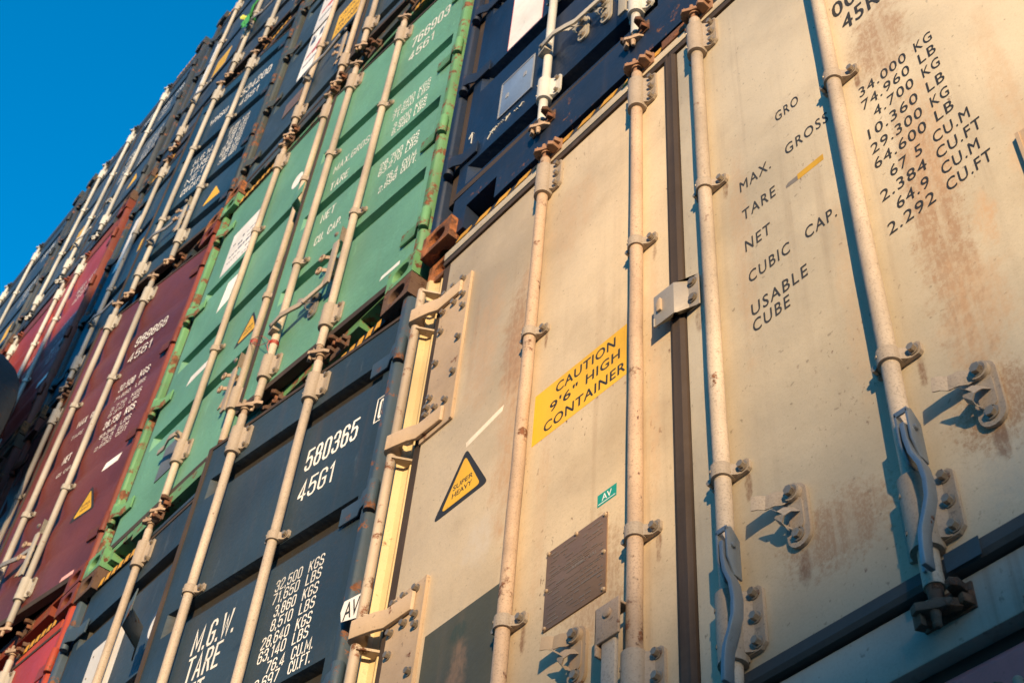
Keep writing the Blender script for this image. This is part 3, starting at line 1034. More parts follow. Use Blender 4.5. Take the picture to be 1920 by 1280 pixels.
# ------------------------------------------------------------------ the beige refrigerated-type container
def beige_container():
    x0, x1, z0, z1 = 0.0, 2.438, 0.06, 2.705
    xc = 1.219
    root = bpy.data.objects.new('shipping_container', None)
    COL.objects.link(root)
    root.location = (xc, 6, z0)
    tag(root, 'weathered beige container with brown stains and a yellow CAUTION 9\'6" HIGH CONTAINER label', 'shipping container')
    off = (-xc, -6, -z0)
    mb = MB()
    mb.box(0.03, 2.408, 0.09, 12.19, 0.10, 2.66)
    make('body', mb, M_BEIGE_FRAME, root, off, smooth=False)
    for xx in (x0, x1 - 0.162):
        shared('casting', 'corner_casting', casting_fn, M_RUST, root, (xx + off[0], 0.0 + off[1], z0 + off[2]), bevel=0.004)
        shared('casting', 'corner_casting', casting_fn, M_RUST, root, (xx + off[0], 0.012 + off[1], z1 - 0.118 + off[2]), bevel=0.004)
    # posts: folded channel behind the hinge pins
    for k, xa in ((1, x0), (-1, x1)):
        X = lambda d: xa + k * d
        mb = MB()
        mb.prism([(X(0.0), 0.10), (X(0.0), 0.012), (X(0.018), 0.0), (X(0.034), 0.0), (X(0.044), 0.020), (X(0.060), 0.028), (X(0.078), 0.020), (X(0.090), 0.032), (X(0.116), 0.034), (X(0.116), 0.10)],
                 'z', z0 + 0.118, z1 - 0.106)
        make('corner_post', mb, M_YELLOWPOST, root, off, bevel=0.002)
    # header beam, its striped upper edge
    mb = MB()
    mb.prism([(-0.008, 2.617), (-0.008, 2.655), (0.0, 2.672), (0.09, 2.672), (0.09, 2.617)], 'x', 0.118, 2.32)
    make('header', mb, M_BEIGE_FRAME, root, off, bevel=0.003)
    mb = MB()
    mb.box(0.165, 2.27, -0.0015, 0.08, 2.6735, 2.698)
    xx = 0.17
    while xx < 2.24:
        if not (1.16 < xx < 1.42):
            st = len(mb.bm.faces)
            mb.prism([(xx, 2.675), (xx + 0.060, 2.675), (xx + 0.085, 2.6975), (xx + 0.025, 2.6975)], 'y', -0.004, -0.001)
            mb.use(st, 1)
        xx += 0.105
    o = make('warning_stripes', mb, M_TXT_BLACK, root, off, smooth=False)
    o.data.materials[1] = M_YEL2
    mb = MB()
    mb.box(1.20, 1.40, -0.012, -0.0055, 2.660, 2.704)
    make('maker_strip', mb, M_RUST, root, off, smooth=False)
    # sill
    mb = MB()
    mb.prism([(0.0, 0.098), (0.0, 0.208), (0.006, 0.212), (0.085, 0.212), (0.085, 0.098)], 'x', 0.165, 2.273)
    make('sill', mb, M_BEIGE_SILL, root, off, bevel=0.004)
    mb = MB()
    mb.box(0.165, 2.273, 0.030, 0.085, 0.072, 0.097)
    make('sill_lip', mb, M_BLACK, root, off, smooth=False)

    # doors: flat sandwich panels
    D = {}
    for side, a, b in (('left', 0.152, 1.198), ('right', 1.249, 2.286)):
        mb = MB()
        mb.box(a, b, 0.0, 0.085, 0.256, 2.582)
        d = make('door', mb, M_BEIGE_L if side == 'left' else M_BEIGE, root, off, bevel=0.004)
        D[side] = d
        mb = MB()
        mb.prism([(-0.012, 0.216), (-0.017, 0.226), (-0.012, 0.253), (0.05, 0.255), (0.05, 0.216)], 'x', a - 0.03, b + (0.045 if side == 'left' else 0.03))
        make('door_seal', mb, M_RUBBERDARK, d)
        mb = MB()
        mb.prism([(-0.007, 2.584), (-0.009, 2.600), (-0.004, 2.6155), (0.05, 2.6155), (0.05, 2.584)], 'x', a - 0.03, b + 0.03)
        make('door_seal', mb, M_RUBBER, d)
        mb = MB()
        if side == 'left':
            mb.prism([(1.2005, 0.05), (1.2005, -0.004), (1.212, -0.010), (1.224, -0.0085), (1.236, -0.010), (1.2465, -0.004), (1.2465, 0.05)], 'z', 0.257, 2.588)
            make('door_seal', mb, M_RUBBER, d)
            mb = MB()
            mb.box(0.117, 0.149, 0.002, 0.05, 0.23, 2.583)
        else:
            mb.box(2.289, 2.321, 0.002, 0.05, 0.23, 2.583)
        make('door_seal', mb, M_RUBBER, d)
    L, R = D['left'], D['right']

    # hinges: pin, plates and four straps a side
    for d, k, X in ((L, 1, lambda v: v), (R, -1, lambda v: 2.438 - v)):
        for zp0, zp1 in ((1.695, 2.392), (0.46, 1.108)):
            mb = MB()
            mb.box(min(X(0.153), X(0.306)), max(X(0.153), X(0.306)), -0.007, -0.0005, zp0, zp1)
            mb.box(min(X(0.299), X(0.307)), max(X(0.299), X(0.307)), -0.0105, -0.0005, zp0 + .002, zp1 - .002)
            for zs in ((2.345, 1.745) if zp0 > 1.5 else (1.045, 0.52)):
                for px, pz in ((0.170, 0.058 if zs in (1.745, 0.52) else 0.040), (0.215, 0.060 if zs in (1.745, 0.52) else 0.041), (0.265, 0.056 if zs in (1.745, 0.52) else 0.040), (0.275, -0.050), (0.230, -0.055), (0.172, -0.056) if zs not in (1.745,) else (0.172, 0.09)):
                    if zp0 < zs + pz < zp1:
                        mb.hexbolt(X(px), -0.007, zs + pz, 0.009, 0.014)
            for f_ in (0.27, 0.5, 0.72):
                zz = zp0 + (zp1 - zp0) * f_
                mb.hexbolt(X(0.285), -0.007, zz + 0.03, 0.009, 0.013)
                mb.hexbolt(X(0.178), -0.007, zz - 0.01, 0.009, 0.013)
            make('hinge_plate', mb, M_HINGE, d)
        for zs in (2.345, 1.745, 1.045, 0.52):
            mb = MB()
            o = []
            pin = (0.050, -0.030)
            for i in range(9):
                t = math.radians(60 + 200 * i / 8)
                o.append((pin[0] + 0.027 * math.cos(t), pin[1] + 0.027 * math.sin(t)))
            o += [(0.085, -0.046), (0.120, -0.035), (0.150, -0.021), (0.262, -0.018), (0.266, -0.008), (0.150, -0.008), (0.118, -0.022), (0.085, -0.032)]
            mb.prism([(X(p[0]), p[1]) for p in o], 'z', zs - 0.031, zs + 0.031)
            make('hinge_strap', mb, M_HINGE, d, bevel=0.003)
        mb = MB()
        for za, zb_ in ((2.385, 2.50), (1.782, 2.305), (1.083, 1.705), (0.558, 1.005), (0.30, 0.482)):
            mb.tube([(X(0.045), -0.028, za + (zb_ - za) * i / 6) for i in range(7)], 0.0150, 14)
            # little lugs that carry the pin
            for z in (za + 0.010, zb_ - 0.020):
                mb.prism([(X(0.046), -0.026), (X(0.062), -0.038), (X(0.094), 0.018), (X(0.060), 0.034)], 'z', z, z + 0.008)
        make('hinge_pin', mb, paint('rusting_pin_paint', (0.40, 0.31, 0.225), rough=0.5, rust=0.24, dirt=0.3, streak=0.3, speck=0.5), d)

    # locking rods
    RX_ = {'1': 0.670, '2': 1.099, '3': 1.350, '4': 1.775}
    for key, d in (('1', L), ('2', L), ('3', R), ('4', R)):
        x = RX_[key]
        rm = M_ROD_WORN if key in '12' else M_ROD
        rod(d, x, 0.20, 2.62, rm, r=0.0178, zc=(1.745, 0.737), brk=(0.352, 2.497), big=True, bot=False, cammat=M_CAM, brkmat=M_ROD if key in '34' else M_ROD)
        camhead(d, x, 0.21, False, M_RUSTDARK)
        keeper(root, x + off[0], 2.635 + off[2], True, M_CAM, -0.010 + off[1])
        keeper(root, x + off[0], 0.195 + off[2], False, M_RUSTDARK, -0.002 + off[1], 0.72)

    # handle on rod 2: square hub with the bar hanging down
    mb = MB()
    x = RX_['2']
    mb.box(x - 0.074, x - 0.004, -0.062, -0.055, 0.466, 0.556)
    mb.box(x - 0.074, x - 0.067, -0.062, -0.030, 0.44, 0.556)
    mb.box(x - 0.070, x - 0.010, -0.055, -0.020, 0.549, 0.556)
    mb.cyl((x - 0.036, -0.060, 0.528), (x - 0.036, -0.067, 0.528), 0.0115, 14)
    make('door_handle', mb, M_ROD_WORN, L, bevel=0.003)
    mb = MB()
    mb.bar([(x - 0.040, -0.050, 0.50), (x - 0.040, -0.050, 0.40), (x - 0.042, -0.050, 0.12)], (0.020, 0, 0), (0, 0.0055, 0))
    make('door_handle', mb, M_STEEL if False else M_ROD, L, bevel=0.003)
    # handles on rods 3 and 4: clevis and a bent bar swung down in front of the rod
    for key, dx in (('3', 0.0), ('4', 0.0)):
        x = RX_[key] + 0.026
        mb = MB()
        for s in (-0.014, 0.010):
            mb.prism([(-0.040, 0.445), (-0.040, 0.475), (-0.072, 0.520), (-0.072, 0.480 - 0.03), (-0.060, 0.440)] if False else
                     [(-0.028, 0.436), (-0.028, 0.530), (-0.050, 0.556), (-0.064, 0.548), (-0.064, 0.478), (-0.048, 0.440)], 'x', x + s, x + s + 0.005)
        mb.box(x - 0.014, x + 0.015, -0.064, -0.060, 0.540, 0.552)
        mb.cyl((x - 0.019, -0.050, 0.508), (x + 0.020, -0.050, 0.508), 0.006, 10)
        make('handle_clevis', mb, M_GALV, R, bevel=0.0012)
        mb = MB()
        mb.bar([(x + 0.0, -0.053, 0.520), (x + 0.001, -0.054, 0.480), (x + 0.006, -0.055, 0.445), (x + 0.019, -0.056, 0.410), (x + 0.024, -0.057, 0.372), (x + 0.022, -0.058, 0.335),
                (x + 0.012, -0.059, 0.305), (x + 0.000, -0.060, 0.275), (x - 0.004, -0.061, 0.235), (x - 0.005, -0.061, 0.205)], (0.0048, 0, 0), (0, 0.0130, 0))
        make('door_handle', mb, M_GALV, R, bevel=0.002)
        mb = MB()
        mb.bar([(x - 0.024, -0.030, 0.42), (x - 0.025, -0.032, 0.22)], (0.003, 0, 0), (0, 0.012, 0))
        make('handle_guard', mb, M_GALV, R, bevel=0.001)
    for d, xx, zz in ((L, 0.912, 0.530), (R, 1.515, 0.531), (R, 1.938, 0.530)):
        catch(d, xx, zz, M_HINGE if d is L else M_STEEL if False else M_ROD)

    # centre hasp with staple
    mb = MB()
    path = [(1.301, -0.004), (1.268, -0.004), (1.240, -0.026), (1.172, -0.027)]
    th = 0.0045
    mb.prism(path + [(p[0] - 0.001, p[1] - th) for p in path[::-1]], 'z', 1.338, 1.452)
    mb.box(1.1715, 1.1755, -0.034, -0.027, 1.338, 1.368)
    make('hasp', mb, M_GALV if False else paint('hasp_steel', (0.36, 0.31, 0.26), rough=0.45, dirt=0.35, metal=0.2), R, bevel=0.0015)
    for z in (1.372, 1.432):
        mb = MB()
        mb.hexbolt(1.282, -0.009, z, 0.010, 0.008)
        make('hasp_bolt', mb, M_BOLT, R)
    mb = MB()
    mb.prism([(1.186, 1.380), (1.200, 1.380), (1.200, 1.424), (1.192, 1.424), (1.185, 1.410)], 'y', -0.038, -0.001)
    make('hasp_staple', mb, M_HINGE, L, bevel=0.002)

    # ---- lettering and labels
    T = M_TXT_BLACK
    rows = [(1.626, '34.000', 'KG', 1.822, 1.957, 1.982, 2.029), (1.570, '74.960', 'LB', 1.822, 1.957, 1.984, 2.029),
            (1.512, '4.700', 'KG', 1.847, 1.958, 1.983, 2.029), (1.450, '10.360', 'LB', 1.822, 1.958, 1.984, 2.029),
            (1.390, '29.300', 'KG', 1.821, 1.959, 1.983, 2.029), (1.333, '64.600', 'LB', 1.821, 1.959, 1.984, 2.029),
            (1.270, '67 5', 'CU.M', 1.853, 1.936, 1.966, 2.056), (1.213, '2.384', 'CU.FT', 1.819, 1.937, 1.964, 2.073),
            (1.155, '64.9', 'CU.M', 1.851, 1.933, 1.965, 2.055), (1.097, '2.292', 'CU.FT', 1.819, 1.937, 1.966, 2.073)]
    for z, a, u, a0, a1, u0, u1 in rows:
        text(a, a0, a1, z, z + 0.038, T, R, bold=-0.004, spacing=1.12)
        text(u, u0, u1, z, z + 0.038, T, R, bold=0.0, spacing=1.15)
    text('45R1', 1.818, 1.955, 1.945, 2.012, T, R, bold=0.01, spacing=1.1)
    text('004521', 1.798, 2.02, 2.035, 2.105, T, R, bold=0.01, spacing=1.1)
    for s, a0, a1, z in (('GRO', 1.579, 1.654, 1.807), ('GROSS', 1.595, 1.728, 1.640), ('MAX.', 1.446, 1.547, 1.641), ('TARE', 1.446, 1.551, 1.522), ('NET', 1.446, 1.524, 1.400),
                         ('CUBIC', 1.448, 1.571, 1.281), ('CAP.', 1.617, 1.706, 1.281), ('USABLE', 1.447, 1.609, 1.164), ('CUBE', 1.447, 1.553, 1.109)):
        text(s, a0, a1, z, z + 0.041, T, R, bold=0.0, spacing=1.2)
    sticker('warning_label', rect(0.692, 1.044, 1.300, 1.489), M_YEL, L)
    for s, a0, a1, z in (('CAUTION', 0.777, 1.002, 1.437), ('9\'6"', 0.757, 0.862, 1.379), ('HIGH', 0.895, 1.019, 1.379), ('CONTAINER', 0.738, 1.039, 1.318)):
        text(s, a0, a1, z, z + 0.036, T, L, bold=0.012, spacing=1.1, y=-0.0028)
    warn_triangle(L, 0.400, 1.300, 0.235, 0.205)
    sticker('maker_label', rect(0.953, 1.016, 0.920, 0.957), M_TEAL, L)
    text('AV', 0.968, 1.000, 0.932, 0.951, M_TXT_WHITE, L, y=-0.0028, bold=0.0)
    sticker('label_line', rect(0.956, 1.012, 0.9255, 0.9275), M_TXT_WHITE, L, y=-0.0026, t=0.0005)
    # data plate
    mb = MB()
    mb.box(0.788, 0.990, -0.0035, -0.0003, 0.660, 0.886)
    make('data_plate', mb, M_PLATE, L, bevel=0.001)
    mb = MB()
    rnd = random.Random(3)
    for i in range(17):
        z = 0.674 + i * 0.0122
        x = 0.797 + rnd.random() * 0.01
        while x < 0.975:
            wd = rnd.uniform(0.006, 0.03)
            if rnd.random() < 0.72:
                mb.box(x, min(x + wd, 0.980), -0.0042, -0.0036, z, z + rnd.choice((0.0016, 0.0030, 0.0036)))
            x += wd + 0.004
    for z in (0.722, 0.765, 0.802):
        mb.box(0.795, 0.983, -0.0041, -0.0036, z, z + 0.0008)
    make('plate_engraving', mb, paint('dull_engraving', (0.21, 0.16, 0.12), rough=0.5, dirt=0.3, metal=0.3), L, smooth=False)
    text('APPROVAL', 0.876, 0.962, 0.783, 0.793, M_PLATELT, L, y=-0.0042 * 4)
    mb = MB()
    for px, pz in ((0.794, 0.880), (0.889, 0.882), (0.984, 0.879), (0.793, 0.773), (0.983, 0.772), (0.794, 0.667), (0.984, 0.668)):
        mb.cyl((px, -0.003, pz), (px, -0.0075, pz), 0.006, 10, 0.004)
    make('plate_rivet', mb, M_HINGE, L)
    sticker('decal_patch', [(0.324, 0.256 + 0.004), (0.655, 0.256 + 0.004), (0.655, 0.905), (0.324, 0.902)], M_PATCH, L, y=-0.0012, t=0.0008)
    sticker('tape', [(0.375, 1.505), (0.535, 1.520), (0.536, 1.542), (0.378, 1.530)] if False else [(0.395, 1.512), (0.548, 1.545), (0.552, 1.567), (0.392, 1.534)], M_TAPE, L, y=-0.0012, t=0.0006)
    # torn yellow strip with a grey end
    sticker('paper_strip', rect(1.619, 1.697, 1.5115, 1.534), M_YEL, R, y=-0.0016)
    sticker('paper_strip', [(1.583, 1.515), (1.6188, 1.5115), (1.6188, 1.530), (1.590, 1.530), (1.583, 1.524)], M_PLATELT, R, y=-0.0016)
    text('AUTHORISED ONLY', 1.626, 1.668, 1.5235, 1.527, T, R, y=-0.0022) if False else None
    # patched piece of the bottom seal
    mb = MB()
    mb.box(1.800, 1.866, -0.0195, -0.0175, 0.217, 0.2535)
    make('seal_patch', mb, paint('slate_patch', (0.05, 0.07, 0.085), rough=0.5, dirt=0.4), R)
    # heart scratched into the paint
    hp = []
    for i in range(25):
        t = 2 * math.pi * i / 24
        hp.append((1.985 + 0.0016 * 16 * math.sin(t) ** 3 * 0.8 + 0.01, -0.0006, 0.375 + 0.0013 * (13 * math.cos(t) - 5 * math.cos(2 * t) - 2 * math.cos(3 * t) - math.cos(4 * t))))
    mb = MB()
    mb.tube(hp[:20], 0.0010, 5)
    mb.tube([(2.03, -0.0006, 0.41), (2.035, -0.0006, 0.38), (2.028, -0.0006, 0.335)], 0.0009, 5)
    make('scratched_heart', mb, M_STEEL, R)
    return root


beige_container()

# ------------------------------------------------------------------ column A (right), the faded red one below, navy one above
dry('faded red container under the beige one, only its top edge showing', None, 0.0, 2.438, -2.85, 0.056, -2.65, -0.16, 'pink', hgap=-0.012,
    right={'rods': (-0.5, -0.9)}, left={'rods': (0.5, 0.9)}, grooves=(-0.6, -1.2, -1.8), stripes=False, cast=P['pink'][1])

r_, d_, o_ = dry('navy container above the beige one with a bare aluminium plate and chalk scrawl', None, 0.0, 2.438, 2.712, 5.60, 3.02, 5.28, 'navy',
                 right={'rods': (-0.52, -0.93), 'yaw': 0}, left={'rods': (0.505, 0.965), 'yaw': 1.0, 'grooves': (3.17, 3.825, 4.48, 5.12)}, rodmat=M_GALV if False else paint('grey_rod_paint', (0.50, 0.47, 0.42), rough=0.45, dirt=0.25, streak=0.2),
                 grooves=(3.17, 3.825, 4.48, 5.12), stripes=False, prof=(0.012, 0.04, 0.07), depth=0.040, cast=M_RUST, castb=M_RUST)
L = d_['left']
mb = MB(); mb.box(0.208, 0.400, -0.004, -0.0005, 3.310, 3.560); make('data_plate', mb, M_ALU, L, bevel=0.001)
mb = MB()
for a, b, c, d in ((0.208, 0.400, 3.554, 3.561), (0.208, 0.400, 3.309, 3.314), (0.207, 0.213, 3.31, 3.56), (0.394, 0.401, 3.31, 3.56)):
    mb.box(a, b, -0.006, -0.0042, c, d)
for a, b in ((0.25, 3.43), (0.35, 3.47)):
    mb.box(a - .008, a + .008, -0.006, -0.0042, b - .014, b + .014)
make('plate_rim', mb, paint('bright_rim', (0.42, 0.40, 0.38), rough=0.4, metal=0.3, dirt=0.2), L)
sticker('white_sign', rect(0.205, 0.412, 3.825 if False else 3.835, 4.40), M_WHITE, L, y=-0.0025)
mb = MB()
for q in (rect(0.2035, 0.206, 3.835, 4.40), rect(0.411, 0.4135, 3.835, 4.40), rect(0.2035, 0.4135, 3.8325, 3.8355)):
    mb.prism(q, 'y', -0.0009, -0.0001)
make('sign_edge', mb, M_REDTXT, L, smooth=False)
# chalk scrawl and arrow
mb = MB()
rnd = random.Random(11)
pts = []
for i in range(42):
    t = i / 41
    amp = 0.018 * (1 - 0.3 * t)
    pts.append((0.175 + 0.215 * t + 0.008 * math.sin(i * 2.1), -0.0012, 3.262 + 0.008 * math.sin(t * 7) + amp * math.sin(i * 1.75) * rnd.uniform(0.3, 1)))
for k in range(0, 40, 5):
    if k in (20, 35):
        continue
    mb.tube(pts[k:k + 5], 0.0023, 5)
mb.tube([(0.155, -0.0012, 3.235), (0.175, -0.0012, 3.262), (0.165, -0.0012, 3.275), (0.185, -0.0012, 3.245)], 0.0023, 5)
make('chalk_scrawl', mb, M_TXT_FADED, L)
mb = MB()
mb.tube([(0.048, -0.0012, 3.325), (0.046, -0.0012, 3.405)], 0.0022, 5)
mb.tube([(0.028, -0.0012, 3.378), (0.046, -0.0012, 3.405), (0.058, -0.0012, 3.388)], 0.0022, 5)
make('chalk_arrow', mb, M_TXT_FADED, L)
handle_flat(L, 0.505, 3.40, M_ROD_FAR, 0.30, 1, 0.0)
catch(L, 0.68, 3.375, M_ROD_FAR)
catch(L, 0.80, 3.345, M_ROD_FAR)
handle_hang(L, 0.965, 3.40, M_ROD_FAR, -1)

# ------------------------------------------------------------------ column B
dry('dull blue container at the foot of the stack below the slate blue one', None, -2.475, -0.045, -2.85, -0.155, -2.6, -0.35, 'plain', grooves=(-0.8, -1.4, -2.0),
    right={'rods': (-0.5, -0.9)}, left={'rods': (0.5, 0.9)}, stripes=False)
r_, d_, o_ = dry('slate blue container lettered 580365 45G1 with sooty door recesses', None, -2.475, -0.045, -0.15, 2.695, 0.06, 2.575, 'slate',
                 right={'rods': (-0.432, -0.862), 'yaw': 7, 'w': 1.05, 'zt': 2.508, 'zc': (1.712, 0.98), 'grooves': (2.326, 1.692, 1.085, 0.47)}, left={'rods': (0.50,), 'yaw': 0, 'w': 1.09, 'zc': (1.712, 0.98)},
                 rodmat=M_ROD, grooves=(2.36, 1.745, 1.12, 0.48), prof=(0.010, 0.030, 0.062), cast=M_RUSTDARK)
R = d_['right']; L = d_['left']
W = M_TXT_WHITE
stext('580365', -0.386, -0.127, 1.990, 2.093, W, R, bold=0.03)
stext('45G1', -0.383, -0.208, 1.848, 1.941, W, R, bold=0.03)
rows = [(1.476, '32,500', 'KGS'), (1.424, '71,650', 'LBS'), (1.368, '3,860', 'KGS'), (1.314, '8,510', 'LBS'), (1.257, '28,640', 'KGS'), (1.206, '63,140', 'LBS')]
for z, a, u in rows:
    n0 = -0.381 if len(a) == 6 else -0.355
    stext(a, n0, -0.257, z, z + 0.045, W, R, bold=0.016)
    stext(u, -0.226, -0.157, z, z + 0.045, W, R, bold=0.016)
stext('76.4', -0.327, -0.245, 1.149, 1.194, W, R, bold=0.016)
stext('CU.M.', -0.215, -0.122, 1.149, 1.194, W, R, bold=0.016)
stext('2,697', -0.368, -0.257, 1.099, 1.144, W, R, bold=0.016)
stext('CU.FT.', -0.215, -0.120, 1.099, 1.144, W, R, bold=0.016)
stext('M.G.W.', -0.775, -0.562, 1.416, 1.520, W, R, bold=0.028)
stext('TARE', -0.770, -0.598, 1.302, 1.404, W, R, bold=0.028)
stext('NET', -0.770, -0.65, 1.186, 1.288, W, R, bold=0.028)
# boxed check digit
mb = MB()
for q in (rect(-0.050, 0.002, 2.120, 2.124), rect(-0.050, 0.002, 2.006, 2.010), rect(-0.050, -0.046, 2.006, 2.124), rect(-0.001, 0.003, 2.006, 2.124)):
    mb.prism(q, 'y', -0.0008, -0.0001)
make('check_digit_box', mb, W, R, smooth=False)
stext('0', -0.034, -0.010, 2.018, 2.110, W, R, bold=0.02)
sticker('white_sign', rect(0.275, 0.56, 1.45, 2.135), M_WHITE, L, y=-0.003)
mb = MB()
for i in range(6):
    for xx in (0.305, 0.405):
        mb.cyl((xx, -0.0006, 2.09 - i * 0.105), (xx, -0.003, 2.09 - i * 0.105), 0.004, 8)
make('sign_rivet', mb, M_BOLT, L)
mb = MB()
e = [(0.855 + 0.055 * math.cos(2 * math.pi * i / 20), 1.955 + 0.075 * math.sin(2 * math.pi * i / 20)) for i in range(20)]
mb.prism(e, 'y', -0.0007, -0.0001)
make('round_emblem', mb, M_INK, L, smooth=False)
e = [(0.852 + 0.042 * math.cos(2 * math.pi * i / 20), 1.948 + 0.058 * math.sin(2 * math.pi * i / 20)) for i in range(20)]
sticker('round_emblem', e, M_WHITE, L, y=-0.0036)
# lock plate bridging the two leaves
mb = MB()
mb.prism([(0.80, -0.020), (0.88, -0.050), (0.96, -0.150), (1.06, -0.175), (1.06, -0.180), (0.955, -0.156), (0.875, -0.056), (0.80, -0.026)], 'z', 1.80, 1.90)
make('lock_plate', mb, paint('slate_plate', (0.075, 0.10, 0.105), rough=0.5, rust=0.25, dirt=0.3), L, bevel=0.002)
# paper tag caught on the hinge pin
mb = MB()
mb.prism([(0.052, 1.128), (0.118, 1.112), (0.130, 1.150), (0.118, 1.196), (0.050, 1.200), (0.042, 1.165)], 'y', -0.046, -0.044)
make('inspection_tag', mb, M_WHITE, R, smooth=False)
text('AV', 0.058, 0.118, 1.128, 1.188, M_TXT_BLACK, R, y=-0.0465 * 4, bold=0.0)

r_, d_, o_ = dry('sea green container lettered 766903 45G1 standing on the slate blue one', None, -2.475, -0.045, 2.70, 5.575, 2.845, 5.445, 'green',
                 right={'rods': (-0.50, -0.892), 'yaw': 3.5, 'w': 1.065, 'zc': (4.447, 3.586), 'zb': 2.815, 'zt': 5.212, 'brk': (2.90, 5.12)}, left={'rods': (0.535, 0.985), 'yaw': 0.4, 'w': 1.11, 'zc': (4.71, 3.755), 'grooves': (4.63, 4.08, 3.52), 'brk': (3.06, 5.36)},
                 rodmat=M_ROD_WORN if False else M_ROD, grooves=(4.612, 4.062, 3.508), prof=(0.008, 0.030, 0.060), depth=0.032, castb=P['green'][1], cast=P['green'][1])
R = d_['right']; L = d_['left']
stext('766903', -0.408, -0.125, 4.900, 5.002, W, R, bold=0.03)
stext('4561', -0.402, -0.215, 4.765, 4.850, W, R, bold=0.03)
for z, a, u in ((4.300, '32.500', 'KGS'), (4.243, '71.650', 'LBS'), (4.152, '3.800', 'KGS'), (4.095, '8.380', 'LBS'), (3.855, '28.700', 'KGS'), (3.798, '63.270', 'LBS')):
    stext(a, -0.420 if len(a) == 6 else -0.392, -0.268, z, z + 0.047, W, R, bold=0.03)
    stext(u, -0.240, -0.160, z, z + 0.047, W, R, bold=0.03)
stext('76.4', -0.350, -0.268, 3.695, 3.742, W, R, bold=0.03); stext('CU.M.', -0.240, -0.142, 3.695, 3.742, W, R, bold=0.03)
stext('2.698', -0.385, -0.268, 3.640, 3.687, W, R, bold=0.03); stext('CU.FT.', -0.240, -0.140, 3.640, 3.687, W, R, bold=0.03)
for s, a, b, z in (('MAX.GROSS', -0.850, -0.552, 4.262), ('TARE', -0.836, -0.70, 4.100), ('NET', -0.836, -0.735, 3.852), ('CU. CAP.', -0.836, -0.645, 3.680)):
    stext(s, a, b, z, z + 0.066, W, R, bold=0.026)
sticker('white_tag', [(-0.215, 2.868 + .03), (-0.10, 2.868 + .035), (-0.10, 2.892 + .035), (-0.205, 2.890 + .03)], M_WHITE, R)
# left leaf: white sign, triangle, bar, emblem, tin plate
sticker('white_sign', rect(0.160, 0.50, 4.675, 5.06), M_WHITE, L, y=-0.003)
mb = MB()
rnd = random.Random(5)
for i in range(5):
    z = 4.70 + i * 0.055
    x = 0.20
    while x < 0.46:
        wd = rnd.uniform(0.008, 0.04)
        if rnd.random() < 0.7:
            mb.box(x, min(x + wd, 0.47), -0.0014, -0.0007, z, z + rnd.choice((0.006, 0.010, 0.02)))
        x += wd + 0.008
make('sign_print', mb, M_INK, L, smooth=False)
sticker('white_sign', [(0.30, 4.46), (0.46, 4.47), (0.47, 4.53), (0.31, 4.53)] if False else [(0.305, 4.25), (0.41, 4.27), (0.43, 4.47), (0.33, 4.48)], M_WHITE, L, y=-0.003)
warn_triangle(L, 0.815, 3.625, 0.21, 0.20)
sticker('white_bar', [(0.245, 3.735), (0.48, 3.745), (0.50, 3.790), (0.27, 3.790)], M_WHITE, L)
e = [(0.830 + 0.050 * math.cos(2 * math.pi * i / 20), 4.90 + 0.062 * math.sin(2 * math.pi * i / 20)) for i in range(20)]
sticker('round_emblem', e, M_WHITE, L, y=-0.0028)
e = [(0.822 + 0.016 * math.cos(2 * math.pi * i / 16), 4.905 + 0.034 * math.sin(2 * math.pi * i / 16)) for i in range(16)]
sticker('round_emblem', e, M_INK, L, y=-0.0036) if False else None
mb = MB(); mb.box(0.285, 0.48, -0.004, -0.0005, 3.06, 3.28); make('data_plate', mb, paint('grey_plate', (0.16, 0.17, 0.18), rough=0.45, metal=0.3, dirt=0.3), L)
handle_hang(R, -0.50, 3.42, M_ROD, -1)
ring_catch(R, -0.585, 3.33, M_ROD_WORN)
handle_flat(R, -0.892, 3.13, M_ROD, 0.34, 1, 0.03)
catch(R, -0.67, 3.13, M_STEEL)
handle_hang(L, 0.985, 3.30, M_ROD, -1)
ring_catch(L, 0.885, 3.27, M_ROD_WORN)
handle_flat(L, 0.535, 3.17, M_ROD, 0.24, -1, 0.05)
mb = MB()
mb.prism([(0.985, -0.004), (1.04, -0.010), (1.075, -0.075), (1.17, -0.085), (1.17, -0.090), (1.07, -0.081), (1.035, -0.015), (0.985, -0.009)], 'z', 4.35, 4.44)
make('lock_plate', mb, P['green'][0], L, bevel=0.002)

r_, d_, o_ = dry('grey blue container with white red and blue signs and a yellow caution label', None, -2.475, -0.045, 5.585, 8.46, 5.74, 8.24, 'grey',
                 right={'rods': (-0.52, -0.95), 'yaw': 2.0}, left={'rods': (0.565, 1.035), 'yaw': 0}, rodmat=M_ROD, grooves=(5.93, 6.58, 7.25, 7.85), prof=(0.012, 0.04, 0.06), cast=M_RUST, castb=M_RUST, stripes=False)
L = d_['left']
sticker('white_sign', rect(0.275, 0.50, 6.60, 7.20), M_WHITE, L, y=-0.003)
sticker('white_sign', rect(0.262, 0.50, 7.245, 7.85), M_WHITE, L, y=-0.003)
for zb_ in (6.60, 7.245):
    mb = MB()
    for a, b, c, d in ((0.30, 0.48, 0.13, 0.15), (0.30, 0.36, 0.42, 0.50), (0.40, 0.44, 0.44, 0.53), (0.46, 0.485, 0.46, 0.52), (0.30, 0.33, 0.51, 0.55)):
        mb.box(a, b, -0.0014, -0.0007, zb_ + c, zb_ + d)
    make('sign_print', mb, M_INK, L, smooth=False)
    mb = MB()
    mb.prism([(0.30, zb_ + 0.23), (0.38, zb_ + 0.26), (0.38, zb_ + 0.23), (0.49, zb_ + 0.24), (0.49, zb_ + 0.33), (0.44, zb_ + 0.36), (0.40, zb_ + 0.29), (0.31, zb_ + 0.27)], 'y', -0.0014, -0.0007)
    make('sign_print', mb, M_REDTXT, L, smooth=False)
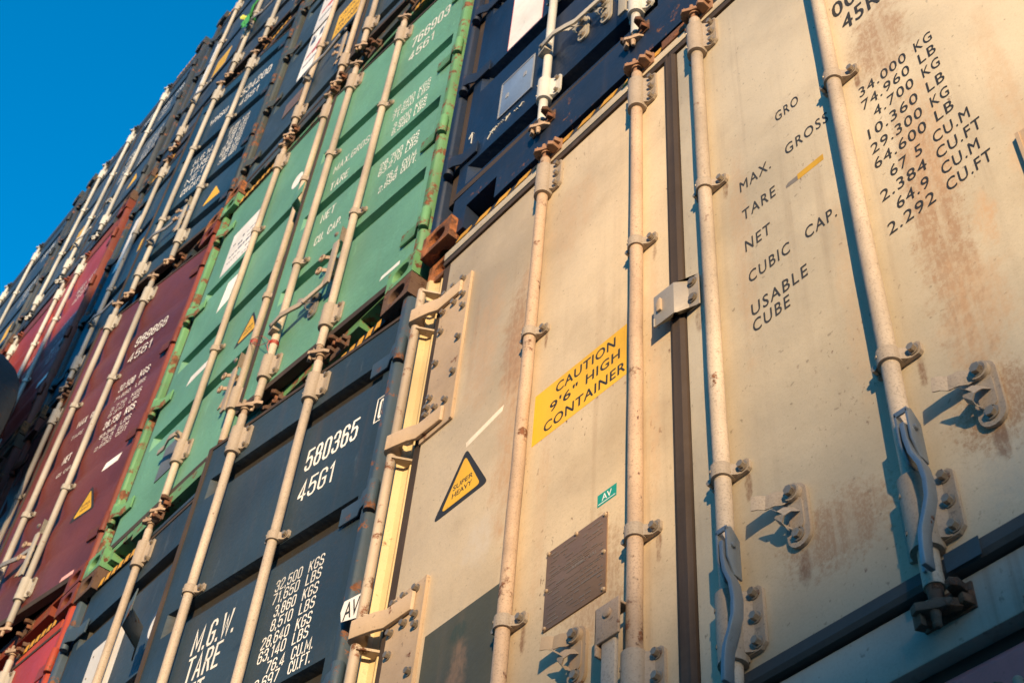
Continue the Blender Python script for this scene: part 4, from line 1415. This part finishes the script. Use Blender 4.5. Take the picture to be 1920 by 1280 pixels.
sticker('warning_label', rect(0.655, 0.945, 6.63, 6.955), M_YEL, L, y=-0.003)
for s, a, b, z in (('CAUTION', 0.69, 0.91, 6.86), ('9\'6" HIGH', 0.69, 0.91, 6.77), ('CONTAINER', 0.68, 0.92, 6.68)):
    text(s, a, b, z, z + 0.055, M_TXT_BLACK, L, y=-0.0040, bold=0.01)
mb = MB(); mb.box(0.26, 0.44, -0.004, -0.0005, 6.17, 6.33); make('data_plate', mb, M_PLATE, L)
handle_hang(L, 1.035, 6.22, M_ROD, -1)
ring_catch(L, 0.95, 6.13, M_ROD_WORN)
handle_flat(L, 0.565, 6.22, M_STEEL, 0.30, 1, 0.16)
handle_flat(d_['right'], -0.52, 6.2, M_ROD, 0.3, 1, 0)

# ------------------------------------------------------------------ column C
dry('bright red container at the lower left with orange rusty corners', None, -4.94, -2.51, -0.05, 2.72, 0.22, 2.52, 'red', right={'rods': (-0.5, -0.9), 'yaw': 2}, left={'rods': (0.5, 0.9)},
    grooves=tuple(0.62 + 0.30 * i for i in range(7)), prof=(0.10, 0.02, 0.10), depth=0.020, cast=P['maroon'][1], castb=M_RUST)
dry('plain blue container on the ground below the bright red one', None, -4.94, -2.51, -2.85, -0.01, -2.6, -0.3, 'plain', grooves=(-0.8, -1.4, -2.0), right={'rods': (-0.5, -0.9)}, left={'rods': (0.5, 0.9)}, stripes=False)
r_, d_, o_ = dry('maroon container lettered 989868 beside the sea green one', None, -4.94, -2.51, 2.73, 5.49, 2.90, 5.30, 'maroon',
                 right={'rods': (-0.560, -0.915), 'yaw': 8, 'w': 1.08, 'zc': (4.51, 3.66), 'zb': 2.875, 'zt': 5.34}, left={'rods': (0.42, 0.9), 'yaw': 0, 'zc': (4.50, 3.70)}, rodmat=M_ROD_FAR,
                 grooves=tuple(3.28 + 0.295 * i for i in range(7)), prof=(0.095, 0.02, 0.095), depth=0.018, cast=P['maroon'][1], castb=P['maroon'][1], stripes=False)
R = d_['right']; L = d_['left']
F_ = M_TXT_WHITE
stext('989868', -0.480, -0.192, 4.737, 4.825, F_, R, bold=0.012)
stext('4561', -0.490, -0.275, 4.605, 4.685, F_, R, bold=0.012)
for z, h, a, u in ((4.335, 0.060, '32.500', 'KGS'), (4.258, 0.034, '71.650', 'LBS'), (4.178, 0.034, '3.770', 'KGS'), (4.133, 0.030, '8.310', 'LBS'), (4.040, 0.060, '28.730', 'KGS'), (3.967, 0.034, '63.340', 'LBS'),
                   (3.917, 0.032, '76.3', 'CU.M'), (3.875, 0.030, '2.690', 'CU.FT')):
    stext(a, -0.450 if len(a) > 4 else -0.41, -0.31, z, z + h, F_, R, bold=0.01)
    stext(u, -0.265, -0.178, z, z + h, F_, R, bold=0.01)
for s, a, b, z, h in (('MAX', -0.803, -0.717, 4.275, 0.060), ('GROSS', -0.68, -0.60, 4.28, 0.05), ('TARE', -0.81, -0.70, 4.18, 0.032), ('NET', -0.79, -0.72, 3.98, 0.062), ('CU. CAP.', -0.79, -0.66, 3.88, 0.032)):
    stext(s, a, b, z, z + h, F_, R, bold=0.0)
warn_triangle(R, -0.295, 3.335, 0.21, 0.21)
sticker('white_bar', [(-0.263, 3.622), (-0.130, 3.626), (-0.114, 3.676), (-0.245, 3.672)], M_WHITE, R)
sticker('white_bar', [(-0.246, 2.888), (-0.141, 2.892), (-0.141, 2.918), (-0.236, 2.914)], paint('pink_bar', (0.7, 0.35, 0.32), rough=0.5), R)
handle_hang(R, -0.560, 3.38, M_ROD_FAR, -1)
handle_flat(R, -0.915, 3.25, M_STEEL, 0.30, 1, 0.03)
ring_catch(R, -0.66, 3.30, M_ROD_WORN)
handle_flat(L, 0.42, 3.25, M_STEEL, 0.30, 1, 0)

r_, d_, o_ = dry('ink blue container lettered 534200 45G1 with a white stack of figures', None, -4.94, -2.51, 5.50, 8.42, 5.68, 8.20, 'ink',
                 right={'rods': (-0.455, -0.865), 'yaw': 6.5, 'w': 1.08, 'zc': (7.19, 6.32), 'zb': 5.66, 'zt': 8.01, 'grooves': (7.87, 7.20, 6.45, 5.95)}, left={'rods': (0.36,), 'yaw': 0, 'w': 1.09, 'zc': (7.30, 6.6)}, rodmat=M_ROD_FAR,
                 grooves=(7.99, 7.32, 6.56, 5.98), prof=(0.012, 0.04, 0.07), depth=0.040, cast=P['grey'][1], castb=M_RUST, stripes=True)
R = d_['right']; L = d_['left']
stext('534200', -0.458, -0.122, 7.485, 7.600, W, R, bold=0.014)
stext('4561', -0.42, -0.205, 7.318, 7.41, W, R, bold=0.014)
stext('WHSU', -0.801, -0.597, 7.45, 7.535, W, R, bold=0.014)
z = 7.02
for a, u in (('32.500', 'KGS'), ('71.650', 'LBS'), ('3.750', 'KGS'), ('8.270', 'LBS'), ('28.750', 'KGS'), ('63.380', 'LBS'), ('76.2', 'CU.M'), ('2.690', 'CU.FT')):
    stext(a, -0.40 if len(a) > 5 else -0.37, -0.29, z - 0.05, z, W, R, bold=0.02)
    stext(u, -0.262, -0.18, z - 0.05, z, W, R, bold=0.02)
    z -= 0.063
z = 7.0
for s in ('M.G.W.', 'TARE', 'NET', 'CU.CAP.'):
    stext(s, -0.79, -0.57, z - 0.085, z, W, R, bold=0.018)
    z -= 0.125
warn_triangle(R, -0.262, 6.032, 0.18, 0.16, texts=False, border=False)
sticker('white_sign', rect(0.10, 0.33, 7.05, 7.75), M_WHITE, L, y=-0.003)
sticker('warning_label', rect(0.55, 0.75, 6.9, 7.05), M_YEL, L, y=-0.003)
handle_hang(R, -0.455, 6.15, M_ROD_FAR, -1)
ring_catch(R, -0.55, 6.12, M_ROD_WORN)
handle_flat(R, -0.865, 6.05, M_STEEL, 0.34, 1, 0.03)
handle_flat(L, 0.36, 6.2, M_STEEL, 0.30, 1, 0)

r_, d_, o_ = dry('dusk blue container topping its stack with a green rag tied to its rod', None, -4.94, -2.51, 8.43, 11.32, 8.62, 11.04, 'dusk',
                 right={'rods': (-0.485, -0.93), 'yaw': 3, 'w': 1.08, 'zb': 8.52, 'zt': 10.98}, left={'rods': (0.36,), 'yaw': 0, 'w': 1.09}, rodmat=M_ROD_FAR, grooves=(10.75, 10.12, 9.45, 8.95), prof=(0.012, 0.04, 0.07), depth=0.040,
                 cast=P['grey'][1], castb=M_RUSTDARK)
R = d_['right']; L = d_['left']
sticker('white_sign', rect(0.14, 0.34, 9.55, 10.15), M_WHITE, L, y=-0.003)
sticker('white_sign', rect(0.14, 0.34, 10.20, 10.62), M_WHITE, L, y=-0.003)
sticker('warning_label', rounded_tri([(0.50, 9.52), (0.78, 9.55), (0.74, 9.92)], 0.01) if False else rect(0.47, 0.70, 9.50, 9.80), M_YEL, L, y=-0.003)
stext('48 271', -0.84, -0.55, 10.05, 10.16, W, R, bold=0.015)
for i, s in enumerate(('M.G.W.', 'TARE', 'NET')):
    stext(s, -0.82, -0.62, 9.80 - i * 0.13, 9.89 - i * 0.13, W, R, bold=0.015)
for i, s in enumerate(('32.500 KGS', '71.650 LBS', '3.800 KGS', '8.380 LBS', '28.700 KGS')):
    stext(s, -0.42, -0.12, 9.80 - i * 0.075, 9.85 - i * 0.075, W, R, bold=0.015)
warn_triangle(R, -0.27, 9.12, 0.19, 0.18, texts=False, border=False)
sticker('white_bar', rect(-0.25, -0.10, 8.74, 8.78), M_WHITE, R)
handle_hang(R, -0.90, 9.25, M_ROD_FAR, -1)
handle_flat(R, -0.90, 9.12, M_STEEL, 0.34, 1, 0.05)
handle_flat(L, 0.36, 9.2, M_STEEL, 0.30, 1, 0)
RAGDOOR = R

# ------------------------------------------------------------------ column D
for z0, z1, lab in ((-2.85, -0.01, ''), ):
    dry('plain blue container on the ground at the foot of the fourth stack', None, -7.62, -5.19, z0, z1, -2.6, -0.3, 'plain', grooves=(-0.8, -1.4), right={'rods': (-0.5,)}, left={'rods': (0.5,)}, stripes=False, detail=1)
dry('dull maroon container low in the fourth stack', None, -7.62, -5.19, 0.0, 2.78, 0.22, 2.5, 'maroon', grooves=tuple(0.62 + 0.30 * i for i in range(6)), prof=(0.095, 0.02, 0.095), depth=0.018,
    right={'rods': (-0.5, -0.9)}, left={'rods': (0.5, 0.9)}, stripes=False, detail=1)
dry('shaded maroon container at the left edge beside the one lettered 989868', None, -7.62, -5.19, 2.79, 5.64, 2.98, 5.38, 'maroon', grooves=tuple(3.28 + 0.295 * i for i in range(7)), prof=(0.095, 0.02, 0.095), depth=0.018,
    right={'rods': (-0.5, -0.9)}, left={'rods': (0.5, 0.9)}, stripes=False, detail=1, castb=M_RUST)
r_, d_, o_ = dry('brick red container half in shadow on the left, under a blue one', None, -7.62, -5.19, 5.65, 8.52, 5.90, 8.26, 'brick',
                 right={'rods': (-0.655, -1.04), 'yaw': 0}, left={'rods': (0.33,)}, rodmat=M_ROD_WHITE, grooves=tuple(6.2 + 0.295 * i for i in range(7)), prof=(0.095, 0.02, 0.095), depth=0.018, castb=M_RUST, cast=P['brick'][1], stripes=False, detail=1)
R = d_['right']; L = d_['left']
stext('581 420', -0.40, -0.02, 7.60, 7.69, W, R, bold=0.015)
stext('4561', -0.40, -0.15, 7.47, 7.56, W, R, bold=0.015)
for i, (a, h) in enumerate((('32.500 KGS', 0.06), ('71.650 LBS', 0.034), ('3.770 KGS', 0.034), ('28.730 KGS', 0.06), ('63.340 LBS', 0.034), ('76.3 CU.M', 0.034))):
    z = 7.12 - (0, 0.08, 0.15, 0.29, 0.37, 0.43)[i]
    stext(a, -0.36, -0.02, z, z + h, W, R, bold=0.01)
for s, z in (('MAX GROSS', 7.20), ('TARE', 7.02), ('NET', 6.85)):
    stext(s, -0.98, -0.72, z, z + 0.065, W, R, bold=0.01)
sticker('white_bar', rect(-0.26, -0.02, 6.37, 6.43), M_WHITE, R)
r_, d_, o_ = dry('steel blue container with white figures at the top of the fourth stack', None, -7.62, -5.19, 8.53, 11.36, 8.76, 11.08, 'steel',
                 right={'rods': (-0.62,), 'yaw': 0}, left={'rods': (0.36, 0.96)}, rodmat=M_ROD_WHITE, grooves=(10.86, 10.25, 9.6, 9.0), prof=(0.012, 0.04, 0.07), depth=0.040, castb=M_RUSTDARK, cast=P['grey'][1], stripes=True, detail=1)
R = d_['right']; L = d_['left']
stext('304 118', -0.50, -0.09, 10.58, 10.68, W, R, bold=0.018)
stext('4561', -0.50, -0.28, 10.42, 10.51, W, R, bold=0.018)
for i, s in enumerate(('32.500 KGS', '71.650 LBS', '3.750 KGS', '8.270 LBS', '28.750 KGS', '63.380 LBS')):
    stext(s, -0.46, -0.14, 9.95 - i * 0.07, 10.0 - i * 0.07, W, R, bold=0.018)
stext('WHSU', -1.02, -0.80, 10.93, 11.01, W, R, bold=0.018)
for i, s in enumerate(('M.G.W.', 'TARE', 'NET', 'CU.CAP.')):
    stext(s, -0.97, -0.76, 10.25 - i * 0.14, 10.35 - i * 0.14, W, R, bold=0.018)
warn_triangle(R, -0.33, 9.17, 0.19, 0.18, texts=False, border=False)
sticker('warning_label', rect(0.60, 0.80, 9.45, 9.75), M_YEL, L, y=-0.003)
handle_flat(R, -0.62, 9.2, M_ROD_WHITE, 0.30, -1, 0)
handle_flat(L, 0.96, 9.15, M_ROD_WHITE, 0.30, 1, 0)

# ------------------------------------------------------------------ column E
for z0, z1, zb, zt, lab in ((-2.85, -0.01, -2.6, -0.3, 'plain blue container at the foot of the far left stack'), (0.0, 2.78, 0.22, 2.5, 'plain blue container second from the ground in the far left stack'),
                            (2.79, 5.64, 3.0, 5.38, 'plain blue container in the middle of the far left stack')):
    dry(lab, None, -10.20, -7.77, z0, z1, zb, zt, 'plain', grooves=(zb + .5, zb + 1.1, zb + 1.7), right={'rods': (-0.5,)}, left={'rods': (0.5,)}, stripes=False, detail=1)
dry('brick red container on the far left under the top blue one', None, -10.20, -7.77, 5.65, 8.56, 5.90, 8.30, 'brick', grooves=tuple(6.2 + 0.295 * i for i in range(7)), prof=(0.095, 0.02, 0.095), depth=0.018,
    right={'rods': (-0.5, -0.9)}, left={'rods': (0.5, 0.9)}, stripes=False, detail=1, cast=P['red'][1])
r_, d_, o_ = dry('blue grey container at the far left end of the top row with a yellow label', None, -10.20, -7.77, 8.57, 11.36, 8.80, 11.10, 'steel',
                 right={'rods': (-0.86,), 'yaw': 0}, left={'rods': (0.62, 0.2)}, rodmat=M_ROD_WHITE, grooves=(10.86, 10.2, 9.6, 9.0), prof=(0.012, 0.04, 0.07), depth=0.040, castb=M_RUSTDARK, cast=P['grey'][1], stripes=False, detail=1)
R = d_['right']
stext('772 904', -0.45, -0.15, 10.55, 10.67, W, R, bold=0.018)
for i, s in enumerate(('32.500 KGS', '71.650 LBS', '3.750 KGS', '8.270 LBS')):
    stext(s, -0.45, -0.12, 10.0 - i * 0.08, 10.055 - i * 0.08, W, R, bold=0.018)
sticker('warning_label', rect(-0.36, -0.20, 9.10, 9.36), M_YEL, R, y=-0.003)


# ------------------------------------------------------------------ small things tied to the doors
def world_of(door, s, y, z):
    bpy.context.view_layer.update()
    return door.matrix_world @ Vector((s, y, z))


# green rag knotted round a rod of the dusk blue container
c = world_of(RAGDOOR, -0.93, -0.03, 9.27)
mb = MB()
mb.ring((0, 0, 0), 0.022, 0.012, 'z', 12, 6)
mb.ring((0, 0, 0.022), 0.021, 0.010, 'z', 12, 6)
mb.ball((0.01, -0.03, 0.008), 0.026, 8)
o = make('green_rag', mb, paint('green_cloth', (0.03, 0.21, 0.05), rough=0.8, dirt=0.15), None, c)
tag(o, 'green rag knotted round a locking rod near the skyline', 'rag')
for nm, pts, wv in (('rag_tail', [(0.01, -0.03, 0.0), (0.10, -0.06, 0.06), (0.17, -0.05, 0.13), (0.20, -0.045, 0.20)], 0.022),
                    ('rag_tail', [(0.01, -0.03, 0.0), (0.05, -0.06, -0.08), (0.07, -0.05, -0.18), (0.06, -0.06, -0.26)], 0.026),
                    ('rag_tail', [(0.01, -0.03, 0.0), (0.015, -0.06, -0.10), (0.03, -0.07, -0.19), (0.07, -0.05, -0.26)], 0.014)):
    mb = MB()
    mb.bar(pts, (0.004, 0.002, wv * 0.6), (wv * 0.6, 0.006, -0.004))
    make(nm, mb, paint('green_cloth', (0.03, 0.21, 0.05)), o, bevel=0.002)
mb = MB()
mb.bar([(0.0, -0.03, 0.0), (-0.06, -0.07, 0.05), (-0.10, -0.07, 0.13)], (0.002, 0.002, 0.014), (0.014, 0.003, 0.0))
make('rag_tail', mb, paint('yellow_cloth', (0.62, 0.60, 0.08), rough=0.8), o)

# red seal wire looped between two rods of the green container
gr = [ob for ob in COL.objects if ob.get('label', '').startswith('sea green')][0]
gd = [ch for ch in gr.children if ch.name.startswith('door')]
gR, gL = gd[0], gd[1]
a = world_of(gL, 1.00, RY, 3.42)
b = world_of(gR, -0.892, RY, 3.05)
mb = MB()
rnd = random.Random(2)
for cpt in (a, b):
    for dz in (-0.008, 0.0, 0.008):
        mb.ring((cpt.x - a.x, cpt.y - a.y, cpt.z - a.z + dz), 0.0185, 0.0018, 'z', 14, 5)
d = b - a
for amp in (-0.03, 0.03):
    pts = []
    for i in range(9):
        t = i / 8
        pts.append((d.x * t, d.y * t - 0.024, d.z * t + amp * math.sin(math.pi * t)))
    mb.tube(pts, 0.0012, 5)
mb.tube([(d.x + 0.005, d.y - 0.024, d.z), (d.x + 0.02, d.y - 0.035, d.z - 0.05), (d.x + 0.03, d.y - 0.03, d.z - 0.09)], 0.0013, 5)
o = make('seal_wire', mb, paint('red_wire', (0.50, 0.03, 0.03), rough=0.5, dirt=0.1), None, a)
tag(o, 'thin red wire tied between two rods of the sea green container', 'wire')

# ------------------------------------------------------------------ inclined loader boom whose rounded end juts in at the left edge
root = bpy.data.objects.new('loader', None)
COL.objects.link(root)
root.location = (-8.2, -0.6, -2.87)
tag(root, 'rounded end of a dark weathered steel loader boom at the left edge', 'loader')
off = (8.2, 0.6, 2.87)
dk = paint('dark_weathered_steel', (0.028, 0.031, 0.034), rough=0.8, rust=0.22, dirt=0.4, bump=0.6, rustcol=(0.06, 0.028, 0.016))
mb = MB()
mb.prism([(-3.95, 4.40), (-3.94, 4.62), (-3.99, 4.86), (-4.10, 5.06), (-4.47, 5.49), (-4.96, 5.99), (-5.51, 6.50), (-7.6, 8.42), (-7.9, 7.6), (-5.2, 5.0), (-4.3, 4.28), (-4.1, 4.26)], 'y', -0.80, -0.35)
make('boom', mb, dk, root, off, bevel=0.05)
mb = MB()
mb.box(-8.55, -7.55, -0.85, -0.30, -2.87, 8.7)
make('mast', mb, dk, root, off, bevel=0.03)

# ------------------------------------------------------------------ ground and unseen sheds made up to throw the shade
mb = MB()
mb.face([(-900, -900, -2.872), (900, -900, -2.872), (900, 900, -2.872), (-900, 900, -2.872)])
g = make('ground', mb, paint('yard_concrete', (0.24, 0.225, 0.20), rough=0.85, dirt=0.3, streak=0, speck=0.2, bump=0.5), None, smooth=False)
g['kind'] = 'structure'


def shed(label, x0, x1, y0, y1, h, col):  # made-up building outside the view, there only to cast shade
    r = bpy.data.objects.new('shade_shed', None)
    COL.objects.link(r)
    zb = -2.87
    r.location = ((x0 + x1) / 2, (y0 + y1) / 2, zb)
    tag(r, label, 'shade_shed')
    off = (-(x0 + x1) / 2, -(y0 + y1) / 2, -zb)
    pm = paint('shed_' + col[0], col[1], rough=0.6, dirt=0.3, streak=0.5, scale=0.3)
    mb = MB(); mb.box(x0, x1, y0, y1, zb, h - 0.12)
    make('wall', mb, pm, r, off, smooth=False)
    mb = MB(); mb.box(x0 - 0.1, x1 + 0.1, y0 - 0.1, y1 + 0.1, h - 0.12, h)
    make('roof', mb, M_STEEL, r, off, smooth=False)
    xx = x0 + 4
    while xx < x1 - 5:
        mb = MB(); mb.box(xx, xx + 3.6, y1, y1 + 0.06, zb, zb + 4.2)
        for k in range(12):
            mb.box(xx, xx + 3.6, y1 + 0.05, y1 + 0.08, zb + 0.35 * k, zb + 0.35 * k + 0.29)
        make('door', mb, M_GALV, r, off, smooth=False)
        xx += 9
    return r


W1 = 20.0
shed('unseen tall pale shed added across the yard to shade the lower left containers', -26, -4.4 + 1.26 * W1, -W1 - 12, -W1, 7.25 + 0.26 * W1, ('pale', (0.55, 0.52, 0.48)))
W2 = 60.0
shed('unseen long low shed added far off to shade the foot of the beige container', 50, 190, -W2 - 14, -W2, 0.52 + 0.26 * W2, ('grey', (0.40, 0.40, 0.40)))
